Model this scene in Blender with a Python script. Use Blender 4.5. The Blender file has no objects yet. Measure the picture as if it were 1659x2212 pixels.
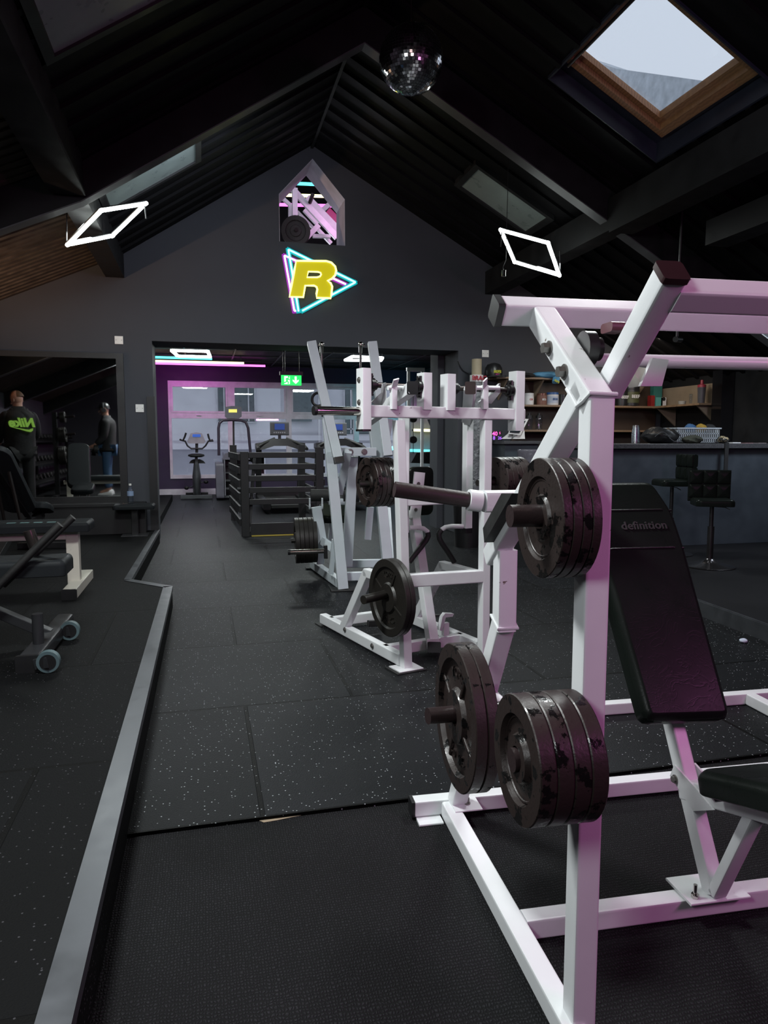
import bpy, bmesh, math, random
from mathutils import Vector, Matrix
random.seed(7)
PI = math.pi
SC = bpy.context.scene
COL = SC.collection
# ------------------------------------------------------------------ camera calibration
F, CX, CY, H = 1550.0, 829.5, 1106.0, 1.22
PT = math.atan(156 / F); YW = math.radians(14.1)
cp, sp, cy, sy = math.cos(PT), math.sin(PT), math.cos(YW), math.sin(YW)
FW = Vector((sy*cp, cy*cp, -sp)); RT = Vector((cy, -sy, 0)); UP = Vector((sy*sp, cy*sp, cp))
CAM = Vector((0, 0, H))
def ray(x, y): return FW + RT*((x-CX)/F) + UP*((CY-y)/F)
def at(x, y, Y=None, Z=None, X=None, n=None, c=None):
    """the point of a real plane seen at a photo position (measuring from the photograph)"""
    r = ray(x, y)
    if Y is not None: k = Y/r.y
    elif Z is not None: k = (Z-H)/r.z
    elif X is not None: k = X/r.x
    else:
        n = Vector(n); k = (c - n.dot(CAM))/n.dot(r)
    return CAM + r*k
class Frame:
    """a machine's own ground frame: u to its right, v away, z up"""
    def __init__(s, deg, o=(0, 0)):
        a = math.radians(deg); s.u = Vector((math.cos(a), -math.sin(a), 0)); s.v = Vector((math.sin(a), math.cos(a), 0)); s.o = Vector((o[0], o[1], 0))
    def w(s, u, v, z): return s.o + s.u*u + s.v*v + Vector((0, 0, z))
    def U(s, x, y, c): return at(x, y, n=s.u, c=c + s.u.dot(s.o))
    def V(s, x, y, c): return at(x, y, n=s.v, c=c + s.v.dot(s.o))
    def L(s, p): d = p - s.o; return (d.dot(s.u), d.dot(s.v), p.z)
cam_d = bpy.data.cameras.new('camera'); cam = bpy.data.objects.new('camera', cam_d); COL.objects.link(cam)
cam.matrix_world = Matrix((( RT.x, UP.x, -FW.x, 0), (RT.y, UP.y, -FW.y, 0), (RT.z, UP.z, -FW.z, H), (0, 0, 0, 1)))
cam_d.sensor_width = 36; cam_d.lens = F/2212*36; cam_d.clip_end = 200; cam_d.clip_start = .05
SC.camera = cam
# ------------------------------------------------------------------ materials
MATS = {}
def nt(name):
    m = bpy.data.materials.new(name); m.use_nodes = True; N = m.node_tree.nodes; K = m.node_tree.links
    return m, N, K, N['Principled BSDF']
def coord(N, K, scale=(1, 1, 1), loc=(0, 0, 0), kind='Object'):
    t = N.new('ShaderNodeTexCoord'); mp = N.new('ShaderNodeMapping'); mp.inputs['Scale'].default_value = scale; mp.inputs['Location'].default_value = loc
    K.new(t.outputs[kind], mp.inputs[0]); return mp.outputs[0]
def noise(N, K, v, scale, detail=3, rough=.55):
    n = N.new('ShaderNodeTexNoise'); n.inputs['Scale'].default_value = scale; n.inputs['Detail'].default_value = detail; n.inputs['Roughness'].default_value = rough
    K.new(v, n.inputs['Vector']); return n.outputs['Fac']
def ramp(N, K, f, stops):
    r = N.new('ShaderNodeValToRGB'); e = r.color_ramp.elements
    while len(e) < len(stops): e.new(.5)
    for i, (p, c) in enumerate(stops): e[i].position = p; e[i].color = (c if len(c) == 4 else (*c, 1))
    K.new(f, r.inputs[0]); return r.outputs[0]
def mix(N, K, f, a, b):
    m = N.new('ShaderNodeMix'); m.data_type = 'RGBA'
    if isinstance(f, float): m.inputs['Factor'].default_value = f
    else: K.new(f, m.inputs['Factor'])
    for s, v in (('A', a), ('B', b)):
        i = [q for q in m.inputs if q.name == s and q.type == 'RGBA'][0]
        if isinstance(v, tuple): i.default_value = (*v[:3], 1)
        else: K.new(v, i)
    return [o for o in m.outputs if o.type == 'RGBA'][0]
def bump(N, K, P, h, strength, dist=.01):
    b = N.new('ShaderNodeBump'); b.inputs['Strength'].default_value = strength; b.inputs['Distance'].default_value = dist
    K.new(h, b.inputs['Height']); K.new(b.outputs[0], P.inputs['Normal']); return b
def plain(name, c, rough=.5, metal=0, var=.12, nscale=6, bmp=0, bscale=60, spec=.5, bdist=.004):
    """paint, plastic, vinyl or metal: base colour with a little wear"""
    m, N, K, P = nt(name); v = coord(N, K)
    f = noise(N, K, v, nscale)
    K.new(ramp(N, K, f, [(.3, tuple(x*(1-var) for x in c)), (.7, tuple(min(1, x*(1+var)) for x in c))]), P.inputs['Base Color'])
    K.new(ramp(N, K, f, [(.3, (max(.03, rough*.85),)*3), (.7, (min(1, rough*1.15),)*3)]), P.inputs['Roughness'])
    P.inputs['Metallic'].default_value = metal; P.inputs['Specular IOR Level'].default_value = spec
    if bmp: bump(N, K, P, noise(N, K, v, bscale, 4), bmp, bdist)
    MATS[name] = m; return m
def emis(name, c, s):
    m, N, K, P = nt(name); P.inputs['Base Color'].default_value = (*[x*.3 for x in c], 1)
    P.inputs['Emission Color'].default_value = (*c, 1); P.inputs['Emission Strength'].default_value = s
    MATS[name] = m; return m
def painted(name, c, chips=.695, rough=.33, chipc=(.11, .07, .05)):
    m, N, K, P = nt(name); v = coord(N, K)
    f = noise(N, K, v, 22, 6, .7); g = noise(N, K, v, 5, 3)
    base = ramp(N, K, g, [(.3, tuple(x*.9 for x in c)), (.7, c)])
    chip = ramp(N, K, f, [(chips, (0, 0, 0)), (chips+.012, (1, 1, 1))])
    K.new(mix(N, K, chip, base, chipc), P.inputs['Base Color'])
    P.inputs['Roughness'].default_value = rough
    bump(N, K, P, noise(N, K, v, 260, 2), .06, .002); MATS[name] = m; return m
def iron(name, c1, c2, thr=.52):
    m, N, K, P = nt(name); v = coord(N, K)
    f = noise(N, K, v, 26, 5, .62)
    chip = ramp(N, K, f, [(thr, (0, 0, 0)), (thr+.03, (1, 1, 1))])
    K.new(mix(N, K, chip, c1, c2), P.inputs['Base Color'])
    K.new(ramp(N, K, chip, [(0, (.42,)*3), (1, (.17,)*3)]), P.inputs['Roughness']); P.inputs['Metallic'].default_value = .1
    bump(N, K, P, noise(N, K, v, 120, 4), .25, .003); MATS[name] = m; return m
def rubber_floor(name, c, fleck, x0, y0, cell=1.01, joint=True, fl=.80, rough=.62):
    m, N, K, P = nt(name); v = coord(N, K, (1/cell, 1/cell, 1), (-(x0/cell)+.5+40, -(y0/cell)+40, 0))
    b = N.new('ShaderNodeTexBrick'); b.offset = .5; b.offset_frequency = 2
    for k, q in dict(Scale=1, **{'Mortar Size': .009, 'Mortar Smooth': .2, 'Brick Width': 1, 'Row Height': 1, 'Bias': 0}).items(): b.inputs[k].default_value = q
    b.inputs['Color1'].default_value = (*[x*.75 for x in c], 1); b.inputs['Color2'].default_value = (*[x*1.25 for x in c], 1); b.inputs['Mortar'].default_value = (.001, .001, .001, 1)
    K.new(v, b.inputs['Vector'])
    w = coord(N, K); vo = N.new('ShaderNodeTexVoronoi'); vo.inputs['Scale'].default_value = 88; K.new(w, vo.inputs['Vector'])
    sepc = N.new('ShaderNodeSeparateColor'); K.new(vo.outputs['Color'], sepc.inputs[0])
    a = N.new('ShaderNodeMath'); a.operation = 'LESS_THAN'; a.inputs[1].default_value = .21; K.new(vo.outputs['Distance'], a.inputs[0])
    d = N.new('ShaderNodeMath'); d.operation = 'GREATER_THAN'; d.inputs[1].default_value = fl; K.new(sepc.outputs[0], d.inputs[0])
    e = N.new('ShaderNodeMath'); e.operation = 'MULTIPLY'; K.new(a.outputs[0], e.inputs[0]); K.new(d.outputs[0], e.inputs[1])
    big = ramp(N, K, noise(N, K, w, 1.3, 4), [(.3, (.75, .75, .75)), (.7, (1.2, 1.2, 1.2))])
    mu = N.new('ShaderNodeMix'); mu.data_type = 'RGBA'; mu.blend_type = 'MULTIPLY'; mu.inputs['Factor'].default_value = 1
    ins = [q for q in mu.inputs if q.type == 'RGBA']
    if joint: K.new(b.outputs['Color'], ins[0])
    else: ins[0].default_value = (*c, 1)
    K.new(big, ins[1]); mo = [o for o in mu.outputs if o.type == 'RGBA'][0]
    K.new(mix(N, K, e.outputs[0], mo, fleck), P.inputs['Base Color'])
    P.inputs['Roughness'].default_value = rough; P.inputs['Specular IOR Level'].default_value = .10
    ad = N.new('ShaderNodeMath'); ad.operation = 'SUBTRACT'
    K.new(noise(N, K, w, 180, 3), ad.inputs[0])
    if joint:
        ml = N.new('ShaderNodeMath'); ml.operation = 'MULTIPLY'; ml.inputs[1].default_value = 4; K.new(b.outputs['Fac'], ml.inputs[0]); K.new(ml.outputs[0], ad.inputs[1])
    else: ad.inputs[1].default_value = 0
    bump(N, K, P, ad.outputs[0], .45, .004); MATS[name] = m; return m
def woven(name, c):
    m, N, K, P = nt(name); w = coord(N, K)
    wa = N.new('ShaderNodeTexWave'); wa.inputs['Scale'].default_value = 42; wa.inputs['Distortion'].default_value = 5; wa.inputs['Detail'].default_value = 1; wa.inputs['Detail Scale'].default_value = 3; K.new(w, wa.inputs['Vector'])
    wb = N.new('ShaderNodeTexWave'); wb.bands_direction = 'Y'; wb.inputs['Scale'].default_value = 30; wb.inputs['Distortion'].default_value = 6; wb.inputs['Detail'].default_value = 2; K.new(w, wb.inputs['Vector'])
    mu = N.new('ShaderNodeMath'); mu.operation = 'MULTIPLY'; K.new(wa.outputs['Fac'], mu.inputs[0]); K.new(wb.outputs['Fac'], mu.inputs[1])
    nz = noise(N, K, w, 150, 3); ml = N.new('ShaderNodeMath'); ml.operation = 'MULTIPLY'; K.new(mu.outputs[0], ml.inputs[0]); K.new(nz, ml.inputs[1])
    big = noise(N, K, w, 2.0, 5); lint = ramp(N, K, noise(N, K, w, 420, 2, .8), [(.72, (0, 0, 0)), (.76, (1, 1, 1))])
    cc = ramp(N, K, ml.outputs[0], [(.02, tuple(x*.35 for x in c)), (.42, tuple(x*1.9 for x in c))])
    c2 = ramp(N, K, big, [(.35, (.8, .8, .8)), (.65, (1.25, 1.25, 1.25))])
    mm = N.new('ShaderNodeMix'); mm.data_type = 'RGBA'; mm.blend_type = 'MULTIPLY'; mm.inputs['Factor'].default_value = 1; ins = [q for q in mm.inputs if q.type == 'RGBA']
    K.new(cc, ins[0]); K.new(c2, ins[1]); mo = [o for o in mm.outputs if o.type == 'RGBA'][0]
    K.new(mix(N, K, lint, mo, (.09, .09, .10)), P.inputs['Base Color']); P.inputs['Roughness'].default_value = .8; P.inputs['Specular IOR Level'].default_value = .15
    bump(N, K, P, ml.outputs[0], .9, .006); MATS[name] = m; return m
def leather(name, c, rough=.28):
    m, N, K, P = nt(name); w = coord(N, K)
    n1 = noise(N, K, w, 9, 6, .6); n2 = noise(N, K, w, 160, 3)
    nw = N.new('ShaderNodeTexNoise'); nw.inputs['Scale'].default_value = 11; nw.inputs['Detail'].default_value = 3; nw.inputs['Distortion'].default_value = 1.6; K.new(w, nw.inputs['Vector'])
    cr = ramp(N, K, nw.outputs['Fac'], [(.40, (1, 1, 1)), (.43, (.6, .6, .6)), (.46, (1, 1, 1)), (.52, (1, 1, 1)), (.545, (.55, .55, .55)), (.57, (1, 1, 1))])
    ad = N.new('ShaderNodeMath'); ad.operation = 'MULTIPLY_ADD'; ad.inputs[1].default_value = .25; K.new(n2, ad.inputs[0]); K.new(cr, ad.inputs[2]); 
    P.inputs['Base Color'].default_value = (*c, 1); K.new(ramp(N, K, n1, [(.3, (rough*.8,)*3), (.7, (rough*1.3,)*3)]), P.inputs['Roughness'])
    P.inputs['Specular IOR Level'].default_value = .07; bump(N, K, P, ad.outputs[0], .10, .003); MATS[name] = m; return m
def glass(name, c=(1, 1, 1), rough=.0, ior=1.45, alpha=.12):
    """thin pane: mostly clear, faint mirror reflection"""
    m, N, K, P = nt(name); N.remove(P); out = N['Material Output']
    t = N.new('ShaderNodeBsdfTransparent'); t.inputs[0].default_value = (*c, 1); g = N.new('ShaderNodeBsdfGlossy'); g.inputs['Roughness'].default_value = max(rough, .01)
    mx = N.new('ShaderNodeMixShader'); fr = N.new('ShaderNodeLayerWeight'); pw = N.new('ShaderNodeMath'); pw.operation = 'POWER'; pw.inputs[1].default_value = 4; K.new(fr.outputs['Facing'], pw.inputs[0])
    a = N.new('ShaderNodeMath'); a.operation = 'MULTIPLY_ADD'; a.inputs[1].default_value = .6; a.inputs[2].default_value = .03+alpha*.3; K.new(pw.outputs[0], a.inputs[0])
    K.new(a.outputs[0], mx.inputs[0]); K.new(t.outputs[0], mx.inputs[1]); K.new(g.outputs[0], mx.inputs[2]); K.new(mx.outputs[0], out.inputs[0]); MATS[name] = m; return m
def wood(name, c):
    m, N, K, P = nt(name); w = coord(N, K, (1, 1, 1)); wv = N.new('ShaderNodeTexWave'); wv.inputs['Scale'].default_value = 14; wv.inputs['Distortion'].default_value = 6; wv.inputs['Detail'].default_value = 3; K.new(w, wv.inputs['Vector'])
    K.new(ramp(N, K, wv.outputs['Fac'], [(0, tuple(x*.7 for x in c)), (1, c)]), P.inputs['Base Color']); P.inputs['Roughness'].default_value = .45; MATS[name] = m; return m
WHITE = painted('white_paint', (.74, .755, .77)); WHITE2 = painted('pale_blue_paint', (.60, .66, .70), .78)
CREAM = painted('cream_paint', (.62, .60, .52), .7)
BLACKP = plain('black_plastic', (.012, .012, .013), .35); RUB = plain('black_rubber', (.012, .012, .012), .6, bmp=.2)
IRON = iron('chipped_iron', (.026, .0175, .016), (.006, .0055, .0055), .57); IRONB = iron('gloss_iron', (.016, .014, .012), (.040, .030, .025), .66)
STEEL = plain('bare_steel', (.075, .062, .06), .3, .85); CHROME = plain('chrome', (.62, .60, .56), .12, 1.0); BOLT = plain('zinc', (.22, .21, .20), .35, .8)
TILE = rubber_floor('rubber_tiles', (.0090, .0097, .0110), (.30, .32, .34), .16, 2.25, rough=.46)
PTILE = rubber_floor('platform_tiles', (.0022, .0024, .0028), (.05, .05, .055), -.55, 3.55, 1.1, True, .80, .7)
MAT = woven('woven_mat', (.011, .011, .0125)); BARF = rubber_floor('dark_floor', (.012, .012, .014), (.02, .02, .02), 0, 0, 1, False)
LEA = leather('black_leather', (.0078, .0102, .0088), .3); LEAG = leather('grey_vinyl', (.015, .017, .019), .45)
WALL = plain('charcoal_wall', (.060, .064, .074), .75, var=.08, nscale=2, bmp=.12, bscale=30, spec=.2)
WALLP = plain('purple_wall', (.050, .035, .075), .7); CEIL = plain('black_ceiling', (.0050, .0050, .0058), .6, var=.3, nscale=3, spec=.12); BROWNC = plain('brown_boards', (.060, .047, .038), .6, var=.35, nscale=8, spec=.2)
BEAMLIT = plain('beam_underside_lit', (.075, .078, .082), .5, var=.2); BEAM = plain('black_beam', (.014, .014, .015), .55, var=.2, spec=.15); REVEAL = plain('lilac_reveal', (.55, .52, .60), .6)  # first tone: lamp light on the rafter undersides, put into the colour
TRIMM = plain('worn_metal_trim', (.085, .09, .10), .38, .6, var=.12, nscale=9); BLACKW = plain('black_woodwork', (.010, .010, .011), .5)
PVC = plain('white_pvc', (.80, .78, .82), .4); SWITCH = plain('switch_white', (.78, .78, .74), .4)
OAK = wood('pine_frame', (.36, .19, .085)); SHELF = wood('shelf_board', (.23, .15, .09)); MDF = plain('mdf', (.26, .20, .14), .7)
COUNTER = plain('blue_grey_panel', (.045, .055, .068), .42); TOPM = plain('speckled_top', (.06, .06, .065), .35, var=.5, nscale=150)
GLASS = glass('window_glass'); GLASSD = plain('frosted_dark_glass', (.20, .24, .23), .3, bmp=.05)
MIRROR = plain('mirror', (.86, .88, .88), .01, 1.0, var=.0)
FACADE = plain('grey_facade', (.72, .71, .76), .8, var=.1, nscale=1.2, bmp=.2, bscale=8); FACW = plain('facade_white', (.6, .6, .64), .6); SLATE = plain('slate_gable', (.52, .56, .60), .8, var=.2, nscale=5, bmp=.6, bscale=14)
DKGLASS = plain('dark_glass', (.02, .024, .028), .08)
# ------------------------------------------------------------------ mesh building
def basis(d, up):
    d = d.normalized(); up = Vector(up)
    if abs(d.dot(up.normalized())) > .98: up = Vector((1, 0, 0)) if abs(d.x) < .9 else Vector((0, 1, 0))
    s = d.cross(up).normalized(); return s, s.cross(d).normalized()
class MB:
    def __init__(s): s.v = []; s.f = []
    def add(s, V, Fc):
        b = len(s.v); s.v += [tuple(p) for p in V]; s.f += [tuple(b+i for i in f) for f in Fc]; return s
    def loft(s, rings, closed=True, caps=True):
        n = len(rings[0]); V = [p for r in rings for p in r]; Fc = []
        for i in range(len(rings)-1):
            for j in range(n if closed else n-1):
                k = (j+1) % n; Fc.append((i*n+j, i*n+k, (i+1)*n+k, (i+1)*n+j))
        if caps: Fc.append(tuple(reversed(range(n)))); Fc.append(tuple((len(rings)-1)*n+j for j in range(n)))
        return s.add(V, Fc)
    def tube(s, A, B, w, h=None, up=(0, 0, 1), r=.006):
        """rectangular box section from A to B, rounded long edges; w across, h along up"""
        h = h or w; A = Vector(A); B = Vector(B); S, U_ = basis(B-A, up); r = min(r, w*.45, h*.45); sec = []
        for cx_, cy_, a0 in ((w/2-r, h/2-r, 0), (-w/2+r, h/2-r, 90), (-w/2+r, -h/2+r, 180), (w/2-r, -h/2+r, 270)):
            for k in (0, 45, 90):
                t = math.radians(a0+k); sec.append((cx_+r*math.cos(t), cy_+r*math.sin(t)))
        return s.loft([[P + S*x + U_*y for x, y in sec] for P in (A, B)])
    def box(s, lo, hi, r=0):
        lo = Vector(lo); hi = Vector(hi); c = (lo+hi)/2
        if r: return s.tube((lo.x, c.y, c.z), (hi.x, c.y, c.z), abs(hi.y-lo.y), abs(hi.z-lo.z), r=r)
        x0, y0, z0 = lo; x1, y1, z1 = hi
        return s.add([(x0, y0, z0), (x1, y0, z0), (x1, y1, z0), (x0, y1, z0), (x0, y0, z1), (x1, y0, z1), (x1, y1, z1), (x0, y1, z1)], [(0, 3, 2, 1), (4, 5, 6, 7), (0, 1, 5, 4), (1, 2, 6, 5), (2, 3, 7, 6), (3, 0, 4, 7)])
    def cyl(s, A, B, r, r2=None, n=20):
        A = Vector(A); B = Vector(B); S, U_ = basis(B-A, (0, 0, 1)); r2 = r if r2 is None else r2
        return s.loft([[P + S*(q*math.cos(2*PI*i/n)) + U_*(q*math.sin(2*PI*i/n)) for i in range(n)] for P, q in ((A, r), (B, r2))])
    def lathe(s, c, ax, prof, n=32, up=(0, 0, 1)):
        """profile [(radius, height along axis)]"""
        c = Vector(c); ax = Vector(ax).normalized(); S, U_ = basis(ax, up)
        return s.loft([[c + ax*h + S*(max(q, 1e-4)*math.cos(2*PI*i/n)) + U_*(max(q, 1e-4)*math.sin(2*PI*i/n)) for i in range(n)] for q, h in prof])
    def pipe(s, pts, r, n=12, closed=False):
        pts = [Vector(p) for p in pts]; R = []; m = len(pts); prev = None
        for i, p in enumerate(pts):
            d = (pts[(i+1) % m]-pts[i-1]) if closed else (pts[min(i+1, m-1)]-pts[max(i-1, 0)])
            d = d.normalized()
            if prev is None: S, U_ = basis(d, (0, 0, 1))
            else: U_ = (prev - d*prev.dot(d)).normalized(); S = d.cross(U_).normalized()
            prev = U_; R.append([p + S*(r*math.cos(2*PI*k/n)) + U_*(r*math.sin(2*PI*k/n)) for k in range(n)])
        if closed: R.append(R[0])
        return s.loft(R, caps=not closed)
    def prism(s, poly, d):
        """poly: list of 3D points, d: extrusion vector"""
        poly = [Vector(p) for p in poly]; n = len(poly); d = Vector(d)
        return s.add(poly+[p+d for p in poly], [tuple(range(n)), tuple(reversed(range(n, 2*n)))]+[(i, i+n, (i+1) % n+n, (i+1) % n) for i in range(n)])
    def ball(s, c, r, sx=(1, 1, 1), n=16, m=10):
        c = Vector(c); return s.loft([[c + Vector((r*sx[0]*math.sin(PI*max(j, .02)/m)*math.cos(2*PI*i/n), r*sx[1]*math.sin(PI*max(j, .02)/m)*math.sin(2*PI*i/n), r*sx[2]*math.cos(PI*j/m))) for i in range(n)] for j in [0]+list(range(1, m))+[m-.02]])
    def build(s, name, mat, parent=None, sharp=38, sub=0):
        me = bpy.data.meshes.new(name); me.from_pydata(s.v, [], s.f); me.validate()
        b = bmesh.new(); b.from_mesh(me); bmesh.ops.recalc_face_normals(b, faces=b.faces); b.to_mesh(me); b.free()
        for p in me.polygons: p.use_smooth = True
        me.set_sharp_from_angle(angle=math.radians(sharp)); me.materials.append(mat)
        o = bpy.data.objects.new(name, me); COL.objects.link(o)
        if len(s.f) < 4000:
            wn = o.modifiers.new('wn', 'WEIGHTED_NORMAL'); wn.keep_sharp = True; wn.weight = 80
        if sub: md = o.modifiers.new('s', 'SUBSURF'); md.levels = md.render_levels = sub
        if parent: attach(o, parent)
        return o
def root_loc(o):
    v = Vector((0, 0, 0))
    while o: v += o.location; o = o.parent if not o.get('_w') else None
    return v
def attach(o, parent):
    o.parent = parent; p = parent; off = Vector((0, 0, 0))
    while p.parent: p = p.parent
    if parent.type == 'EMPTY' or parent.parent is None:
        o.matrix_parent_inverse = Matrix.Translation(-parent.location)
    else: o.matrix_parent_inverse = Matrix.Identity(4)
def tag(o, label, cat, group=None, kind=None):
    o['label'] = label; o['category'] = cat
    if group: o['group'] = group
    if kind: o['kind'] = kind
    return o
def thing(name, label, cat, loc, group=None):
    o = bpy.data.objects.new(name, None); COL.objects.link(o); o.location = loc; o.empty_display_size = .05
    return tag(o, label, cat, group)
def struct(name, mb, mat, parent=None, sharp=38):
    o = mb.build(name, mat, parent, sharp)
    if parent is None: o['kind'] = 'structure'
    return o
def dup(root, dloc, label=None, rotz=0):
    r = root.copy(); COL.objects.link(r); r.location = root.location + Vector(dloc); r.rotation_euler.z += rotz
    if label: r['label'] = label
    for ch in root.children:
        c = ch.copy(); COL.objects.link(c); c.parent = r; c.matrix_parent_inverse = ch.matrix_parent_inverse.copy()
        for g in ch.children:
            d = g.copy(); COL.objects.link(d); d.parent = c
    return r
def text_mesh(txt, size, ext=.001, bold=0.0, shear=0, space=1):
    """letters as a mesh in XY, centred, plus extrusion"""
    c = bpy.data.curves.new('t', 'FONT'); c.body = txt; c.size = size; c.extrude = ext; c.offset = bold; c.align_x = 'CENTER'; c.align_y = 'CENTER'; c.shear = shear; c.space_character = space; c.resolution_u = 3
    o = bpy.data.objects.new('t', c); COL.objects.link(o); dg = bpy.context.evaluated_depsgraph_get(); me = bpy.data.meshes.new_from_object(o.evaluated_get(dg))
    V = [v.co.copy() for v in me.vertices]; Fc = [tuple(p.vertices) for p in me.polygons]; bpy.data.objects.remove(o); bpy.data.meshes.remove(me); return V, Fc
def lettering(mb, txt, size, org, ex, ey, ext=.001, **k):
    V, Fc = text_mesh(txt, size, ext, **k); ex = Vector(ex).normalized(); ey = Vector(ey).normalized(); n = ex.cross(ey)
    mb.add([Vector(org)+ex*v.x+ey*v.y+n*v.z for v in V], Fc); return mb
def area(name, loc, aim, size, power, col, sy_=None, spread=PI):
    l = bpy.data.lights.new(name, 'AREA'); l.energy = power; l.color = col; l.size = size; l.spread = spread
    if sy_: l.shape = 'RECTANGLE'; l.size_y = sy_
    o = bpy.data.objects.new(name, l); COL.objects.link(o); o.location = loc; d = Vector(aim)-Vector(loc); o.rotation_euler = d.to_track_quat('-Z', 'Y').to_euler(); return o
# ================================================================== THE ROOM
W = 8.85; W2 = 9.40; BK = -3.2; XL = -3.6; XR = 6.2
def RZ(x):   # roof underside height
    return 4.70-.55*(x-1.34) if x > 1.34 else (4.70+.64*(x-1.34) if x > -.85 else 3.30+.434*(x+.85))
m = MB(); m.box((-.6, 2.25, -.1), (XR+.2, 17.2, 0)); m.box((XL-.2, 5.0, -.1), (-.6, 17.2, 0)); struct('floor', m, TILE)
m = MB(); m.box((XL-.2, BK-.2, -.12), (XR+.2, 2.25, -.012)); struct('floor', m, MAT)
m = MB(); m.prism([at(558, 1772, Z=-.011), at(650, 1755, Z=-.011), at(662, 1759, Z=-.011), at(600, 1772, Z=-.011), at(570, 1777, Z=-.011)], (0, 0, .001)); o = struct('floor_patch', m, MDF); o.name = 'trim_1'
# raised platform on the left with its metal edge
pe = [(-.285, BK), (-.243, 5.374), (-.56, 5.723), (-.525, W)]
m = MB(); m.prism([(XL, BK, -.02), (pe[0][0], BK, -.02), (pe[1][0], pe[1][1], -.02), (pe[2][0], pe[2][1], -.02), (pe[3][0], W, -.02), (XL, W, -.02)], (0, 0, .175)); struct('floor', m, PTILE)
m = MB()
for i in range(3):
    a = Vector((*pe[i], .155)); b = Vector((*pe[i+1], .155)); d = (b-a).normalized(); nrm = Vector((d.y, -d.x, 0))
    w_ = .062 if i < 2 else .05
    m.prism([a+nrm*.004, b+nrm*.004, b-nrm*w_, a-nrm*w_], (0, 0, .004)); m.prism([a+nrm*.004, b+nrm*.004, b+nrm*.001, a+nrm*.001], (0, 0, -.03))
struct('trim_2', m, TRIMM)
# raised bar floor on the right
p0 = at(1515, 1297, Z=.1); p1 = at(1659, 1350, Z=.1)
m = MB(); m.prism([(3.38, 8.84, 0), (3.36, 4.4, 0), (3.30, 3.4, 0), (3.1, BK, 0), (XR, BK, 0), (XR, W, 0)], (0, 0, .10)); struct('floor', m, BARF)
m = MB(); m.prism([(3.36, 4.4, .1), (3.30, 3.4, .1), (3.1, BK, .1), (3.085, BK, .1), (3.285, 3.4, .1), (3.345, 4.4, .1)], (0, 0, .006)); m.prism([(3.345, 4.4, .1), (3.29, 3.4, .1), (3.09, BK, .1), (3.08, BK, .1), (3.28, 3.4, .1), (3.335, 4.4, .1)], (0, 0, -.1)); struct('trim_3', m, TRIMM)
# far gable wall with the wide opening and the house-shaped hole
def wp(m, pts, y0=W, y1=W2): m.prism([(x, y0, z) for x, z in pts], (0, y1-y0, 0))
ox0, ox1, oz = -.544, 3.206, 2.357
hx0, hx1, hz0, hz1, hzt, hxc = .942, 1.735, 3.568, 4.11, 4.545, 1.346
m = MB()
wp(m, [(XL, -.1), (ox0, -.1), (ox0, RZ(ox0)+.1), (-.85, RZ(-.85)+.1), (XL, RZ(XL)+.1)])
wp(m, [(ox1, -.1), (XR, -.1), (XR, RZ(XR)+.1), (ox1, RZ(ox1)+.1)])
wp(m, [(ox0, oz), (ox1, oz), (ox1, hz0), (ox0, hz0)])
wp(m, [(ox0, hz0), (hx0, hz0), (hx0, RZ(hx0)+.1), (ox0, RZ(ox0)+.1)])
wp(m, [(hx1, hz0), (ox1, hz0), (ox1, RZ(ox1)+.1), (hx1, RZ(hx1)+.1)])
wp(m, [(hx0, hz1), (hxc, hzt), (hxc, RZ(hxc)+.1), (hx0, RZ(hx0)+.1)]); wp(m, [(hxc, hzt), (hx1, hz1), (hx1, RZ(hx1)+.1), (hxc, RZ(hxc)+.1)])
struct('wall_far', m, WALL)
m = MB(); e = .004   # pale reveal lining of the house-shaped hole
for a, b in (((hx0, hz0), (hx0, hz1)), ((hx0, hz1), (hxc, hzt)), ((hxc, hzt), (hx1, hz1)), ((hx1, hz1), (hx1, hz0))):
    d = Vector((b[0]-a[0], 0, b[1]-a[1])).normalized(); n_ = Vector((d.z, 0, -d.x))*e
    m.prism([(a[0], W-.003, a[1]), (b[0], W-.003, b[1]), Vector((b[0], W-.003, b[1]))+n_, Vector((a[0], W-.003, a[1]))+n_], (0, W2-W, 0))
struct('trim_4', m, REVEAL)
m = MB(); m.box((XL-.2, BK-.2, -.1), (XL, W2, 3)); struct('wall_left', m, WALL)
m = MB(); m.box((XR, BK-.2, -.1), (XR+.2, W2, 3)); struct('wall_right', m, BLACKW)
m = MB(); m.prism([(XL, BK-.2, -.1), (XR, BK-.2, -.1), (XR, BK-.2, 2.2), (1.34, BK-.2, 4.8), (-.85, BK-.2, 3.4), (XL, BK-.2, 2.2)], (0, .2, 0)); struct('wall_back', m, WALL)
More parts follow.
